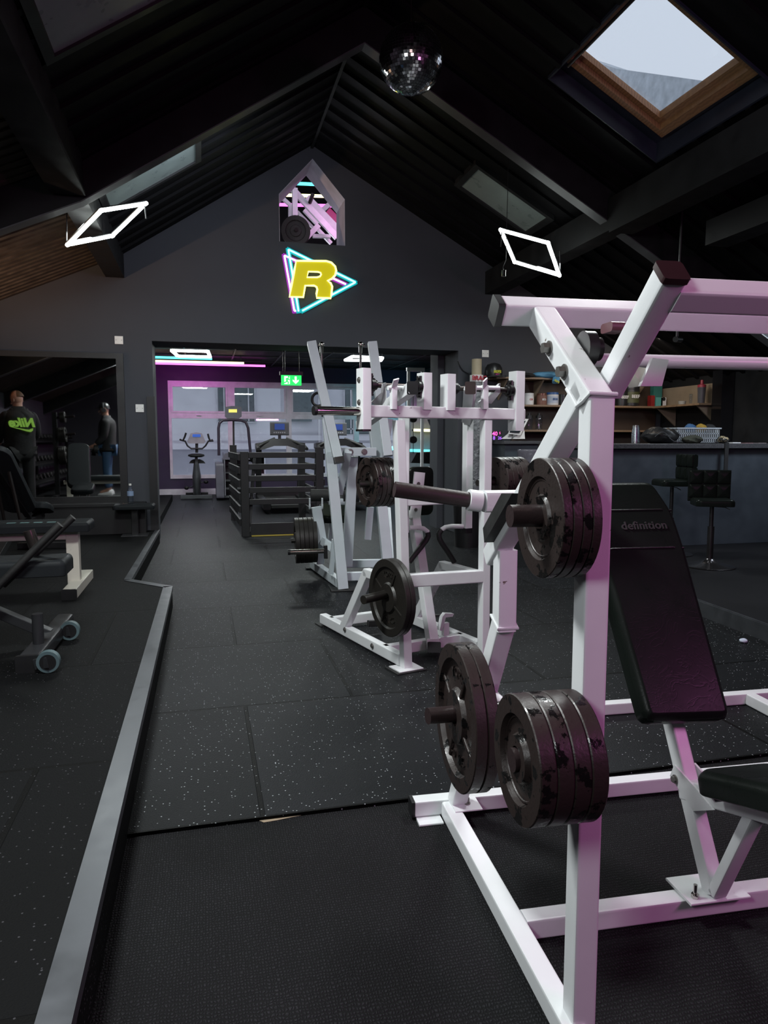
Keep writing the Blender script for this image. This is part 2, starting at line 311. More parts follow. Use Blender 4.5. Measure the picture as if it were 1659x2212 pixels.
# roof slopes, split around the big rooflight
def slab(m, x0, x1, y0, y1, t=.1, dz=0): m.prism([(x0, y0, RZ(x0+1e-6)+dz), (x1, y0, RZ(x1-1e-6)+dz), (x1, y1, RZ(x1-1e-6)+dz), (x0, y1, RZ(x0+1e-6)+dz)], (0, 0, t))
sx0, sx1, sy0, sy1 = 2.63, 3.60, 4.05, 5.32
HOLES = [(2.67, 3.53, 6.93, 7.55), (-.81, .05, 6.57, 7.25), (-.79, .03, 3.45, 4.55), (-2.95, -1.75, 4.95, 5.95)]
def rib(m, x0, x1, y, w=.05, t=.03):
    for a, b, c, d in HOLES:
        if c-w < y < d and x0 < b and x1 > a:
            if a > x0: rib1(m, x0, a, y, w, t)
            if b < x1: rib1(m, b, x1, y, w, t)
            return
    rib1(m, x0, x1, y, w, t)
def rib1(m, x0, x1, y, w, t): m.prism([(x0, y, RZ(x0+1e-6)), (x1, y, RZ(x1-1e-6)), (x1, y+w, RZ(x1-1e-6)), (x0, y+w, RZ(x0+1e-6))], (0, 0, -t))
m = MB()
for x0, x1, y0, y1 in ((1.34, sx0, BK, W+.5), (sx1, XR+.1, BK, W+.5), (sx0, sx1, BK, sy0), (sx0, sx1, sy1, W+.5)): slab(m, x0, x1, y0, y1)
y = BK+.2
while y < W:
    if sy0-.06 < y < sy1: rib(m, 1.34, sx0, y); rib(m, sx1, XR, y)
    else: rib(m, 1.34, XR, y)
    y += .27
struct('ceiling', m, CEIL)
m = MB(); slab(m, -.85, 1.34, BK, W+.5)
y = BK+.2
while y < W: rib(m, -.85, 1.34, y); y += .27
struct('ceiling', m, CEIL)
m = MB(); slab(m, XL-.1, -.85, BK, W+.5); y = BK+.2
while y < W: rib(m, XL, -.85, y, .06, .018); y += .12
struct('ceiling', m, BROWNC)
# ridge strip, rafters and purlins
m = MB(); m.box((1.325, BK, 4.66), (1.355, W, 4.69)); struct('ceiling_beam', m, BEAM)
def rafter(y, d=.30, w=.11):
    m = MB()
    for x0, x1 in ((1.34, XR), (-.85, 1.34), (XL, -.85)): m.prism([(x0, y, RZ(x0+1e-6)), (x1, y, RZ(x1-1e-6)), (x1, y, RZ(x1-1e-6)-d), (x0, y, RZ(x0+1e-6)-d)], (0, w, 0))
    o = struct('ceiling_beam', m, BEAM); m = MB()
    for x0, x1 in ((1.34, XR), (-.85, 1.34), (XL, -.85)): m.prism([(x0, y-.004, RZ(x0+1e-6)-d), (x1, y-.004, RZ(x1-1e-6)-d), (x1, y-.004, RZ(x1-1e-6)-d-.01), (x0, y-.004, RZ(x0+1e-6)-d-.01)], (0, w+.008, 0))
    m.build('lit_underside', BEAMLIT, o)  # added lighter strip, paints the lamp-lit underside of the rafter
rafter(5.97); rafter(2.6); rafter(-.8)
for x in (-1.02, 3.56):
    m = MB(); m.box((x, BK, 3.05 if x < 0 else 3.08), (x+.20, 8.85, 3.36)); struct('ceiling_beam', m, BEAM)
    m = MB(); m.box((x-.02 if x < 0 else x-.02, BK, 3.02 if x < 0 else 3.05), (x+.22, 5.9, 3.05 if x < 0 else 3.08)); struct('ceiling_beam', m, BEAM)
m = MB(); m.box((-1.62, BK, 2.78), (-1.40, 5.2, 3.0)); struct('ceiling_beam', m, BEAM)
m = MB(); m.box((4.15, BK, 2.85), (4.37, 5.4, 3.05)); struct('ceiling_beam', m, BEAM)
# big rooflight: lining, pine frame, pane
def slope_ring(m, X0, X1, Y0, Y1, w, z0, z1):
    for a in ((X0, X0+w, Y0, Y1), (X1-w, X1, Y0, Y1), (X0+w, X1-w, Y0, Y0+w), (X0+w, X1-w, Y1-w, Y1)): slab(m, a[0], a[1], a[2], a[3], z1-z0, z0)
m = MB(); slope_ring(m, sx0, sx1, sy0, sy1, .012, -.02, .12); struct('window_1', m, plain('blue_black_lining', (.022, .027, .045), .4))
WIN1 = bpy.data.objects['window_1']
m = MB(); slope_ring(m, sx0+.02, 3.53, 4.12, 5.16, .055, .07, .13); slope_ring(m, sx0+.065, 3.485, 4.165, 5.10, .05, .11, .16); m.build('window_frame', OAK, WIN1)
m = MB(); slope_ring(m, sx0, 3.6, 4.05, 5.32, .13, .12, .14); m.build('window_lining', MATS['blue_black_lining'], WIN1)
m = MB(); slab(m, sx0+.06, 3.46, 4.18, 5.04, .006, .15); m.build('pane', GLASS, WIN1)
m = MB(); m.cyl((sx0+.07, 5.13, RZ(sx0+.07)+.03), (sx0+.07, 4.1, RZ(sx0+.07)+.03), .012); m.build('blind_rail', STEEL, WIN1)
# small dark rooflights in the far bay and over the left side
def rooflight(i, x0, x1, y0, y1):
    m = MB(); slope_ring(m, x0-.05, x1+.05, y0-.05, y1+.05, .05, -.05, .0); o = struct('window_%d' % i, m, BLACKW)
    m = MB(); slab(m, x0, x1, y0, y1, .01, -.03); m.build('pane', GLASSD, o)
rooflight(2, 2.72, 3.48, 6.98, 7.50); rooflight(3, -.76, 0, 6.62, 7.2); rooflight(4, -.74, -.02, 3.5, 4.5); rooflight(5, -2.9, -1.8, 5.0, 5.9)
# neighbouring slate gable seen through the rooflight
m = MB(); pts = [at(1150, 90, X=9), at(1240, 118, X=9), at(1330, 148, X=9), at(1565, 181, X=9), at(1640, 190, X=9), at(1640, 420, X=9), at(1150, 420, X=9)]; m.prism(pts, (.3, 0, 0)); struct('exterior_gable', m, SLATE)
# mirror on the far wall with black frame and plinth
m = MB(); m.box((XL+.02, W-.05, .50), (-.86, W-.012, .57)); m.box((XL+.02, W-.05, 2.14), (-.86, W-.012, 2.20)); m.box((-.94, W-.05, .57), (-.86, W-.012, 2.14))
mr = m.build('wall_mirror', BLACKW); m = MB(); m.box((XL+.02, W-.03, .57), (-.94, W-.014, 2.14)); m.build('mirror_glass', MIRROR, mr)
tag(mr, 'large wall mirror in a black frame above the dark ledge', 'mirror')
m = MB(); m.box((XL, W-.26, .155), (-.66, W-.012, .47)); m.box((XL, W-.28, .47), (-.66, W-.012, .50)); struct('trim_5', m, BLACKW)
m = MB(); m.box((-.62, W-.03, .155), (-.544, W-.001, 1.72)); m.box((-.5445, W-.03, .0), (-.53, W+.03, 1.72)); struct('trim_6', m, BLACKW)
for nm, x, z, lb in (('s', -.903, 2.353, 'white blank socket plate above the right corner of the mirror'), ('s', -.701, 1.584, 'white blank socket plate beside the opening at head height'), ('s', 3.574, 2.33, 'white blank socket plate above the cap on the top shelf')):
    m = MB(); m.box((x-.045, W-.012, z-.045), (x+.045, W-.001, z+.045), .003); o = m.build('socket_plate', SWITCH); tag(o, lb, 'socket plate')
    m = MB(); [m.cyl((x+q, W-.0135, z), (x+q, W-.010, z), .004, n=8) for q in (-.03, .03)]; m.build('screw_heads', BLACKP, o)
# ------------------------------------------------------------------ cardio room
YB = 16.6
m = MB(); m.box((-3.0, W2, 2.86), (8, YB+.3, 2.95)); struct('ceiling', m, CEIL)
m = MB(); 
for k in range(12): m.box((-3+k*.9, W2, 2.845), (-2.97+k*.9, YB, 2.86))
for k in range(8): m.box((-3, 9.8+k*.95, 2.845), (8, 9.83+k*.95, 2.86))
struct('ceiling_grid', m, plain('ceiling_grid_grey', (.03, .03, .034), .5))
bpy.data.objects['ceiling_grid'].name = 'ceiling_trim'
wtl = at(362, 822, Y=YB); wbr = at(990, 1036, Y=YB); wx0 = wtl.x; wx1 = at(885, 830, Y=YB).x; wz1 = wtl.z; wz0 = .36
m = MB(); m.box((-3, YB, 0), (wx0, YB+.3, 2.9)); m.box((wx1, YB, 0), (8, YB+.3, 2.9)); m.box((wx0, YB, 0), (wx1, YB+.3, wz0)); m.box((wx0, YB, wz1), (wx1, YB+.3, 2.9)); struct('wall_window', m, WALLP)
m = MB(); m.box((-1.55, W2, 0), (-1.45, YB, 2.9)); struct('wall_left', m, WALL)
m = MB(); m.prism([(5.6, W2, 0), (5.2, YB, 0), (5.3, YB, 0), (5.7, W2, 0)], (0, 0, 2.9)); struct('wall_right', m, WALL)
m = MB(); m.box((-1.4, YB-.03, 0), (3.5, YB-.001, .13)); struct('baseboard_window', m, PVC)
m = MB(); m.prism([(-1.45, W2+.02, 0), (-.62, W2+.02, 0), (-.62, 15.0, 0), (-1.45, 15.0, 0)], (0, 0, .12)); struct('floor', m, PTILE)
# windows: three bays, each a top light over a tall pane
bays = [wx0, at(500, 1000, Y=YB).x, at(625, 1000, Y=YB).x, at(770, 1000, Y=YB).x, wx1]; zt = at(430, 898, Y=YB).z
for i in range(4):
    a, b = bays[i], bays[i+1]; m = MB()
    for x in (a, b-.06): m.box((x, YB-.02, wz0), (x+.06, YB+.08, wz1))
    for z0, z1 in ((wz0, wz0+.08), (zt-.06, zt+.06), (wz1-.09, wz1)): m.box((a, YB-.021, z0), (b, YB+.08, z1))
    for x in (a+.06, b-.10): m.box((x, YB-.035, zt+.06), (x+.04, YB+.06, wz1-.09))
    m.box((a+.1, YB-.035, zt+.06), (b-.1, YB+.06, zt+.10)); m.box((a+.1, YB-.035, wz1-.13), (b-.1, YB+.06, wz1-.09))
    o = struct('window_%d' % (6+i), m, PVC)
    m = MB(); m.box((a+.06, YB+.02, wz0+.08), (b-.06, YB+.026, zt-.06)); m.build('pane', GLASS, o)
    m = MB(); m.box((a+.1, YB+.02, zt+.1), (b-.1, YB+.026, wz1-.13)); m.build('pane', GLASS, o)
    m = MB(); m.box(((a+b)/2-.07, YB-.06, zt+.0), ((a+b)/2+.03, YB-.03, zt+.02)); m.build('window_handle', PVC, o)
# building across the street
m = MB(); m.box((-6, 21, -3), (2.2, 21.3, 9)); m.box((3.3, 21.02, -3), (14, 21.3, 9)); m.box((2.2, 21.1, -3), (3.3, 21.3, 9))
m.box((-6, 20.93, .95), (14, 21, 1.12)); m.box((-6, 20.96, 1.2), (14, 21, 1.35)); fac = struct('exterior_facade', m, FACADE); m = MB(); m.box((-6, 20.985, -3), (14, 20.995, .95)); m.build('facade_base', plain('facade_low', (.36, .36, .41), .8, var=.1, nscale=1.5), fac)
m = MB()
for x0, x1, z0, z1 in ((.45, 1.45, 1.75, 3.9), (2.45, 3.1, 1.75, 3.9), (4.1, 5.2, 1.4, 3.9), (.6, 1.7, -1.2, .7), (4.0, 5.2, -1.2, .7), (6, 7, 1.6, 3.9)):
    m.box((x0, 20.985, z0), (x1, 21.03, z1))
m.build('facade_glass', plain('facade_glass_grey', (.16, .19, .20), .3), fac)
m = MB()
for x0, x1, z0, z1 in ((.45, 1.45, 1.75, 3.9), (4.1, 5.2, 1.4, 3.9), (.6, 1.7, -1.2, .7), (4.0, 5.2, -1.2, .7)):
    for x in (x0-.06, x0+.14, x1-.18, x1): m.box((x, 20.95, z0), (x+.035, 20.99, z1))
    for z in (z0-.05, z0+.12, z1-.3): m.box((x0-.05, 20.95, z), (x1+.05, 20.99, z+.035))
m.cyl((3.45, 20.9, -3), (3.45, 20.9, 9), .07); m.cyl((3.45, 20.9, 2.55), (3.45, 20.9, 2.65), .11)
m.build('facade_window_bars', FACW, fac)
m = MB(); m.box((-20, 17, -3.1), (25, 40, -3)); struct('exterior_ground', m, SLATE)
# upstairs loft behind the house-shaped hole
m = MB(); m.box((-1.6, W2+.001, 2.96), (5.2, 15, 3.0)); struct('floor', m, BARF)
m = MB(); m.box((-1.6, 13, 3), (5.2, 13.1, 6.2)); m.box((-1.7, W2+.02, 3), (-1.6, 13.1, 6.2)); m.box((5.2, W2+.02, 3), (5.3, 13.1, 6.2)); m.box((-1.7, W2+.02, 6.2), (5.3, 13.1, 6.3)); struct('wall_loft', m, CEIL)
# ================================================================== LAMPS AND SIGNS
LEDW = emis('led_white', (.92, 1, .97), 14); CYN = emis('neon_cyan', (.10, .80, .90), 2.6); YEL = emis('neon_yellow', (1, .93, .45), 2.6); MAG = emis('neon_magenta', (.95, .16, .80), 2.6)
CYND = emis('cyan_channel', (.0, .42, .45), .9); MAGD = emis('magenta_channel', (.35, .03, .45), .8); YELD = emis('yellow_panel', (.50, .43, .0), 1.0); YELT = emis('yellow_tube', (1, .98, .25), 2.6)
CYNT = emis('cyan_tube', (.35, 1, 1), 2.2); MAGT = emis('magenta_tube', (1, .75, 1), 2.0)
def square_lamp(loc, s, slope, turn, label, group, rods):
    """square of LED tube lying in the roof slope"""
    t = thing('led_square_lamp', label, 'ceiling lamp', loc, group)
    R_ = Matrix.Rotation(-math.atan(slope), 4, 'Y') @ Matrix.Rotation(turn, 4, 'Z')
    P = [Vector(loc)+R_ @ Vector((x*s/2, y*s/2, 0)) for x, y in ((1, 1), (-1, 1), (-1, -1), (1, -1))]; nrm = R_ @ Vector((0, 0, 1))
    m = MB(); b = MB()
    for i in range(4):
        a, c = P[i], P[(i+1) % 4]; d = (c-a).normalized(); m.tube(a-d*.015, c+d*.015, .034, .026, nrm, .010); b.tube(a+nrm*.018, c+nrm*.018, .03, .012, nrm)
    m.build('led_tube', LEDW, t); b.build('lamp_frame', BLACKP, t)
    for i, zt_ in rods: m = MB(); m.cyl(P[i]+nrm*.02, (P[i].x, P[i].y, zt_), .006, n=8); m.build('hanging_rod', BLACKP, t)
    return t
square_lamp((-.74, 6.66, 3.035), .52, .6, PI/4, 'lit white LED square lamp under the roof slope over the benches', 'roof LED squares', [(1, 3.1), (3, 3.1)])
square_lamp((3.19, 6.75, 3.06), .53, -.62, PI/4, 'lit white LED square lamp under the roof slope over the bar side', 'roof LED squares', [(1, 3.1), (3, 3.1)])
for x, y, lb in ((-.75, 2.6, 'left'), (3.2, 2.6, 'right'), (-.75, -1.2, 'l'), (3.2, -1.2, 'r')):
    pass
def rect_lamp(pts, label):
    c = sum(pts, Vector())/4; t = thing('led_square_lamp', label, 'ceiling lamp', c, 'cardio room LED squares'); m = MB()
    for i in range(4): m.tube(pts[i], pts[(i+1) % 4], .05, .04, (0, 0, 1), .01)
    m.build('led_tube', LEDW, t)
    for i in (0, 1): m = MB(); m.cyl(pts[i], (pts[i].x, pts[i].y, 2.86), .006, n=8); m.build('hanging_rod', BLACKP, t)
Zl = 2.66
rect_lamp([at(371, 757, Z=Zl), at(449, 759, Z=Zl), at(454, 771, Z=Zl), at(384, 769, Z=Zl)], 'lit white LED rectangle hanging above the cyan strip light')
rect_lamp([at(762, 770, Z=2.62), at(826, 773, Z=2.62), at(822, 779, Z=2.62), at(746, 778, Z=2.62)], 'lit white LED rectangle hanging behind the tall white lever frame')
def strip(x0, y0, x1, y1, Y, mat, label):
    a = at(x0, y0, Y=Y); b = at(x1, y1, Y=Y); b.z = a.z; t = thing('strip_light', label, 'strip light', (a+b)/2, 'cardio room neon strips')
    m = MB(); m.cyl(a, b, .021, n=10); m.build('light_tube', mat, t); m = MB(); m.box((a.x, Y-.03, a.z+.028), (b.x, Y+.03, a.z+.045)); m.build('strip_housing', BLACKP, t)
    for q in (.1, .97): m = MB(); m.cyl((a.x+(b.x-a.x)*q, Y, a.z+.04), (a.x+(b.x-a.x)*q, Y, 2.86), .006, n=8); m.build('hanging_rod', BLACKP, t)
strip(305, 771, 458, 776, 14.0, CYN, 'cyan neon strip light under the black cardio ceiling')
strip(305, 779, 527, 786, 14.6, YEL, 'pale yellow neon strip light under the black cardio ceiling')
strip(305, 784, 573, 794, 15.2, MAG, 'magenta neon strip light along the purple window wall')
# neon letter sign
def zp(x, y): return (560+x/5.53, 320+y/5.53)
def wl(x, y, Y): return at(*zp(x, y), Y=Y)
sg = thing('neon_letter_sign', 'neon sign with a yellow letter R over cyan and magenta triangles', 'neon sign', (1.35, W, 3.2))
def neon(pts, Y, tube, chan, nm, nmc, wd=.055):
    for a, b in pts:
        m = MB(); c = MB(); A, B = wl(*a, Y), wl(*b, Y); m.cyl(A, B, .011, n=10); d = (B-A).normalized(); c.tube(A-d*.02+Vector((0, .017, 0)), B+d*.02+Vector((0, .017, 0)), wd, .010, (0, 1, 0)); m.build(nm, tube, sg); c.build(nmc, chan, sg)
neon([((348, 1210), (1150, 1602)), ((1150, 1602), (515, 1942)), ((348, 1210), (470, 1950))], W-.035, CYNT, CYND, 'cyan_triangle_tube', 'cyan_triangle_backing')
neon([((300, 1282), (420, 1945)), ((300, 1282), (440, 1345)), ((880, 1555), (1035, 1626)), ((420, 1945), (440, 1942))], W-.02, MAGT, MAGD, 'magenta_triangle_tube', 'magenta_triangle_backing')
Rout = [(440, 1348), (800, 1352), (860, 1370), (905, 1415), (918, 1465), (905, 1520), (870, 1560), (815, 1588), (850, 1612), (870, 1655), (862, 1730), (852, 1795), (684, 1790), (682, 1740), (692, 1690), (682, 1660), (655, 1645), (548, 1645), (525, 1783), (360, 1778), (385, 1640), (415, 1480)]
Rin = [(585, 1478), (700, 1481), (732, 1492), (738, 1512), (724, 1535), (690, 1545), (570, 1545)]
def bridge(outer, inner, Y, d):
    # outer polygon with a hole joined by a slit
    k = 0; pts = outer[k:]+outer[:k+1]+[inner[0]]+list(reversed(inner[1:]))+[inner[0]]
    return [wl(*p, Y) for p in pts]
m = MB(); yb = W-.065
o3 = [wl(*p, yb) for p in Rout]; i3 = [wl(*p, yb) for p in Rin]
bmx = bmesh.new(); ov = [bmx.verts.new(p) for p in o3]; iv = [bmx.verts.new(p) for p in i3]
eds = [bmx.edges.new((ov[i], ov[(i+1) % len(ov)])) for i in range(len(ov))]+[bmx.edges.new((iv[i], iv[(i+1) % len(iv)])) for i in range(len(iv))]
bmesh.ops.triangle_fill(bmx, use_beauty=True, edges=eds); bmx.verts.index_update()
m.add([v.co.copy() for v in bmx.verts], [tuple(v.index for v in f.verts) for f in bmx.faces]); bmx.free(); m.build('letter_panel', YELD, sg)
m = MB(); m.pipe([p-Vector((0, .012, 0)) for p in o3], .012, 8, True); m.pipe([p-Vector((0, .012, 0)) for p in i3], .010, 8, True); m.build('letter_tube', YELT, sg)
# exit sign
ex = thing('exit_sign', 'green running man exit sign with a down arrow hanging from the ceiling', 'exit sign', (1.2, 10.0, 2.1))
a = at(608, 832, Y=10.0); b = at(651, 811, Y=10.0); GRN = emis('exit_green', (.02, .72, .12), 1.5); GRW = emis('exit_white', (.75, 1, .75), 1.6)
m = MB(); m.box((a.x, 10.0, a.z), (b.x, 10.03, b.z), .006); m.build('sign_panel', GRN, ex)
m = MB(); m.box((a.x-.02, 9.985, b.z), (b.x+.02, 10.05, b.z+.05)); m.build('sign_housing', BLACKP, ex)
for x in (a.x+.02, a.x+.05, b.x-.03): m = MB(); m.cyl((x, 10.02, b.z+.04), (x, 10.02, 2.86), .005, n=8); m.build('hanging_rod', STEEL, ex)
wd = b.x-a.x; hg = b.z-a.z; m = MB(); m.box((a.x+.14*wd, 9.997, a.z+.12*hg), (a.x+.42*wd, 10.0, b.z-.1*hg)); m.build('door_symbol', GRW, ex)
def seg2(m, pts, w, y):
    for (x0, z0), (x1, z1) in pts: m.tube((a.x+x0*wd, y, a.z+z0*hg), (a.x+x1*wd, y, a.z+z1*hg), w, .003, (0, 1, 0), .001)
m = MB(); seg2(m, [((.33, .72), (.27, .48)), ((.27, .48), (.34, .3)), ((.34, .3), (.33, .14)), ((.27, .48), (.22, .28)), ((.22, .28), (.13, .26)), ((.32, .68), (.4, .52)), ((.3, .68), (.21, .58))], .017, 9.993); m.cyl((a.x+.36*wd, 9.996, a.z+.82*hg), (a.x+.36*wd, 9.991, a.z+.82*hg), .012, n=12); m.build('running_figure', GRN, ex)
m = MB(); m.prism([(a.x+q*wd, 9.996, a.z+r*hg) for q, r in ((.66, .88), (.76, .88), (.76, .45), (.86, .58), (.86, .42), (.71, .14), (.56, .42), (.56, .58), (.66, .45))], (0, -.003, 0)); m.build('down_arrow', GRW, ex)
# mirror ball: facets from a lat-long grid, slightly jittered normals
def mirror_ball():
    c = Vector((1.31, 4.526, 3.565)); R0 = .197; t = thing('mirror_ball', 'hanging mirrored disco ball below the roof ridge', 'disco ball', c)
    m = MB(); rnd = random.Random(3); nl = 34
    for i in range(nl):
        t0 = PI*(i+.06)/nl; t1 = PI*(i+.94)/nl; tm = (t0+t1)/2; k = max(4, int(2*nl*math.sin(tm)))
        for j in range(k):
            a0 = 2*PI*(j+.05)/k; a1 = 2*PI*(j+.95)/k; am = (a0+a1)/2
            n = Vector((math.sin(tm)*math.cos(am), math.sin(tm)*math.sin(am), math.cos(tm))); nj = (n+Vector((rnd.gauss(0, .035), rnd.gauss(0, .035), rnd.gauss(0, .035)))).normalized()
            q = [Vector((math.sin(u)*math.cos(v), math.sin(u)*math.sin(v), math.cos(u)))*R0 for u, v in ((t0, a0), (t1, a0), (t1, a1), (t0, a1))]; cc = sum(q, Vector())/4
            q = [cc+(p-cc)-nj*((p-cc).dot(nj)) for p in q]; m.add([c+p+n*.0015 for p in q], [(0, 1, 2, 3)])
    me = bpy.data.meshes.new('facets'); me.from_pydata(m.v, [], m.f); me.materials.append(plain('facet_mirror', (.9, .9, .95), .12, 1.0, var=.15, nscale=60)); o = bpy.data.objects.new('mirror_tiles', me); COL.objects.link(o); attach(o, t)
    m = MB(); m.ball(c, R0-.003, n=32, m=20); m.build('core', plain('grout_grey', (.05, .05, .055), .5), t)
    m = MB(); m.cyl(c+Vector((0, 0, R0-.01)), c+Vector((0, 0, R0+.02)), .02); m.cyl(c+Vector((0, 0, R0)), (c.x, c.y, 4.68), .003, n=6); m.build('hanging_wire', STEEL, t)
mirror_ball()
# small spotlight beside the right LED square
p = at(1088, 590, Y=6.4); t = thing('ceiling_sensor', 'small silver cylinder hanging on a wire below the LED square', 'sensor', p); m = MB(); m.cyl(p-Vector((0, 0, .03)), p+Vector((0, 0, .025)), .02, n=16); m.build('sensor_body', CHROME, t); m = MB(); m.pipe([p+Vector((0, 0, .025)), p+Vector((-.01, 0, .05)), p+Vector((.02, 0, .12)), (p.x+.03, p.y, RZ(p.x)-.02)], .003, 6); m.build('wire', BLACKP, t)
# ================================================================== WEIGHT PLATES
_pl = {}
def plate_mesh(kind, R, t, mat):
    k = (kind, round(R, 3), round(t, 3))
    if k in _pl: return _pl[k]
    h = .024 if R > .1 else .016
    rim, web = (.80, .55) if kind == 'spoke' else (.70, .62)
    prof = [(h, .0), (R*.985, 0), (R, t*.08), (R, t*.92), (R*.985, t), (R*rim, t), (R*(rim-.03), t*web), (R*.40, t*web), (R*.36, t*.96), (h, t*.96), (h, 0)]
    m = MB(); m.loft([[Vector((q*math.cos(2*PI*i/56), q*math.sin(2*PI*i/56), z)) for i in range(56)] for q, z in prof], caps=False)
    if kind == 'spoke':
        for i in range(4):
            a_ = PI/4+i*PI/2+.3; d = Vector((math.cos(a_), math.sin(a_), 0)); m.tube(d*R*.3+Vector((0, 0, t*.72)), d*R*(rim-.02)+Vector((0, 0, t*.6)), R*.07, t*.3)
    else:
        m.loft([[Vector((q*math.cos(2*PI*i/40), q*math.sin(2*PI*i/40), z)) for i in range(40)] for q, z in ((R*.66, t*web), (R*.655, t*.7), (R*.63, t*.7), (R*.62, t*web))], caps=False)
    o = m.build('p', mat, sharp=30); me = o.data; bpy.data.objects.remove(o); L = None
    if kind == 'spoke':
        lm = MB()
        for txt, a0 in (('YORK', PI/2), ('20 KG', -PI/2)):
            n = len(txt)
            for i, ch in enumerate(txt):
                if ch == ' ': continue
                aa = a0+(-(i-(n-1)/2)*.26 if a0 > 0 else (i-(n-1)/2)*.22); d = Vector((math.cos(aa), math.sin(aa), 0)); ez = d if a0 > 0 else -d
                lettering(lm, ch, R*.2, d*R*.60+Vector((0, 0, t*web)), Vector((ez.y, -ez.x, 0)), ez, t*.14)
        o = lm.build('raised_lettering', mat); L = o.data; bpy.data.objects.remove(o)
    _pl[k] = (me, L); return _pl[k]
ORD = ['outermost', 'second', 'third', 'fourth', 'fifth', 'sixth']
def stack(face, axis, R, t, n, where, group, kind='plain', mat=None, adj='thick black', up=(0, 0, 1)):
    """n plates; face = centre of outermost face, axis = outward normal"""
    axis = Vector(axis).normalized(); S, U_ = basis(axis, up); face = Vector(face); mat = mat or IRON
    for i in range(n):
        me, L = plate_mesh(kind, R, t, mat); o = bpy.data.objects.new('weight_plate', me); COL.objects.link(o); c = face-axis*(t*(i+1)+.0012*i)
        rot = Matrix((( -S.x, U_.x, axis.x), (-S.y, U_.y, axis.y), (-S.z, U_.z, axis.z))).to_4x4()
        if rot.determinant() < 0: rot = Matrix(((S.x, U_.x, axis.x), (S.y, U_.y, axis.y), (S.z, U_.z, axis.z))).to_4x4()
        o.matrix_world = Matrix.Translation(c) @ rot @ Matrix.Rotation(0 if L else i*1.9, 4, 'Z')
        od = ORD[i] if i < n-1 or n == 1 else 'innermost'
        tag(o, '%s %s weight plate of the %s' % (od, adj, where), 'weight plate', group)
        if L:
            l = bpy.data.objects.new('raised_lettering', L); COL.objects.link(l); l.parent = o
def T(name, A, B, w, h=None, up=(0, 0, 1), par=None, mat=None, r=.007):
    m = MB(); m.tube(A, B, w, h, up, r); return m.build(name, mat or WHITE, par)
def CYL(name, A, B, r, par=None, mat=None, r2=None, n=24):
    m = MB(); m.cyl(A, B, r, r2, n); return m.build(name, mat or STEEL, par)
def bolts(par, mat, L_):
    for a_ in L_: b_ = MB(); hexbolt(b_, *a_); b_.build('hex_bolt', mat, par)
def hexbolt(m, p, d, r=.012, h=.010):
    d = Vector(d).normalized(); m.cyl(p, Vector(p)+d*.003, r*1.35, n=20); m.cyl(Vector(p)+d*.003, Vector(p)+d*h, r, n=6)
# ================================================================== FRONT MACHINE (incline press, nearest)
A1 = Frame(3.3); w = A1.w; S_ = .052; z0 = -.012
M1 = thing('incline_press_machine', 'large white plate-loaded incline press frame nearest the camera, lit pink', 'gym machine', w(1.4, 1.3, 0))
for nm, us in (('front_upright', (.652, 2.25)),):
    for u in us: T('front_upright', w(u, 1.271, z0), w(u, 1.271, 1.296), S_, up=A1.v, par=M1)
ax = (A1.v*.799+Vector((0, 0, .601))); nn = (A1.v*-.601+Vector((0, 0, .799)))
for u in (.652, 2.25):
    T('upper_arm', w(u, 1.262, 1.283), w(u, 1.262, 1.283)+ax*.345, S_, up=nn, par=M1)
    T('rear_diagonal', w(u, 1.30, 1.318), w(u, 1.832, .905), S_, up=A1.v*.61+Vector((0, 0, .79)), par=M1)
    T('rear_upright', w(u+.008, 1.765, .72), w(u+.008, 1.765, .935), S_, up=A1.v, par=M1)
    T('rear_upright', w(u+.003, 2.165, .03), w(u+.008, 1.765, .745), S_, up=A1.v, par=M1)
    T('side_rail', w(.631 if u < 1 else 2.27, 1.24, z0+.027), w(.631 if u < 1 else 2.27, 2.17, z0+.027), S_, par=M1)
c1 = w(.652, 1.262, 1.283)+ax*.371; tl = A1.L(c1)
T('top_crossbar', w(.560, tl[1], tl[2]), w(2.4, tl[1], tl[2]), S_, up=nn, par=M1)
T('end_cap', w(.545, tl[1], tl[2]), w(.561, tl[1], tl[2]), S_+.004, up=nn, par=M1, mat=BLACKP)
T('rear_crossbar', w(.515, 2.191, .014+z0+.02), w(2.5, 2.191, .014+z0+.02), S_, par=M1)
T('end_cap', w(.505, 2.191, .022), w(.516, 2.191, .022), S_+.004, par=M1, mat=BLACKP)
m = MB(); m.tube(w(.52, 2.15, z0+.004), w(.60, 2.15, z0+.004), .06, .008); m.tube(w(.63, 2.14, .043), w(.72, 2.14, .043), .10, .006); m.build('foot_plate', WHITE, M1)
T('middle_crossbar', w(.657, 1.585, z0+.027), w(2.25, 1.585, z0+.027), S_, par=M1)
T('far_crossbar', w(.985, 2.866, .027), w(2.5, 2.866, .027), S_, par=M1); T('side_rail', w(2.27, 2.2, .027), w(2.27, 2.84, .027), S_, par=M1)
bolts(M1, BOLT, [(A1.U(1187, 752, .626), -A1.u, .0115, .016), (A1.U(1220, 803, .626), -A1.u, .0115, .016), (A1.U(1110, 1163, .60)+A1.u*.03, -A1.u, .009, .012), (w(.68, 2.13, .048), (0, 0, 1), .008, .02)])
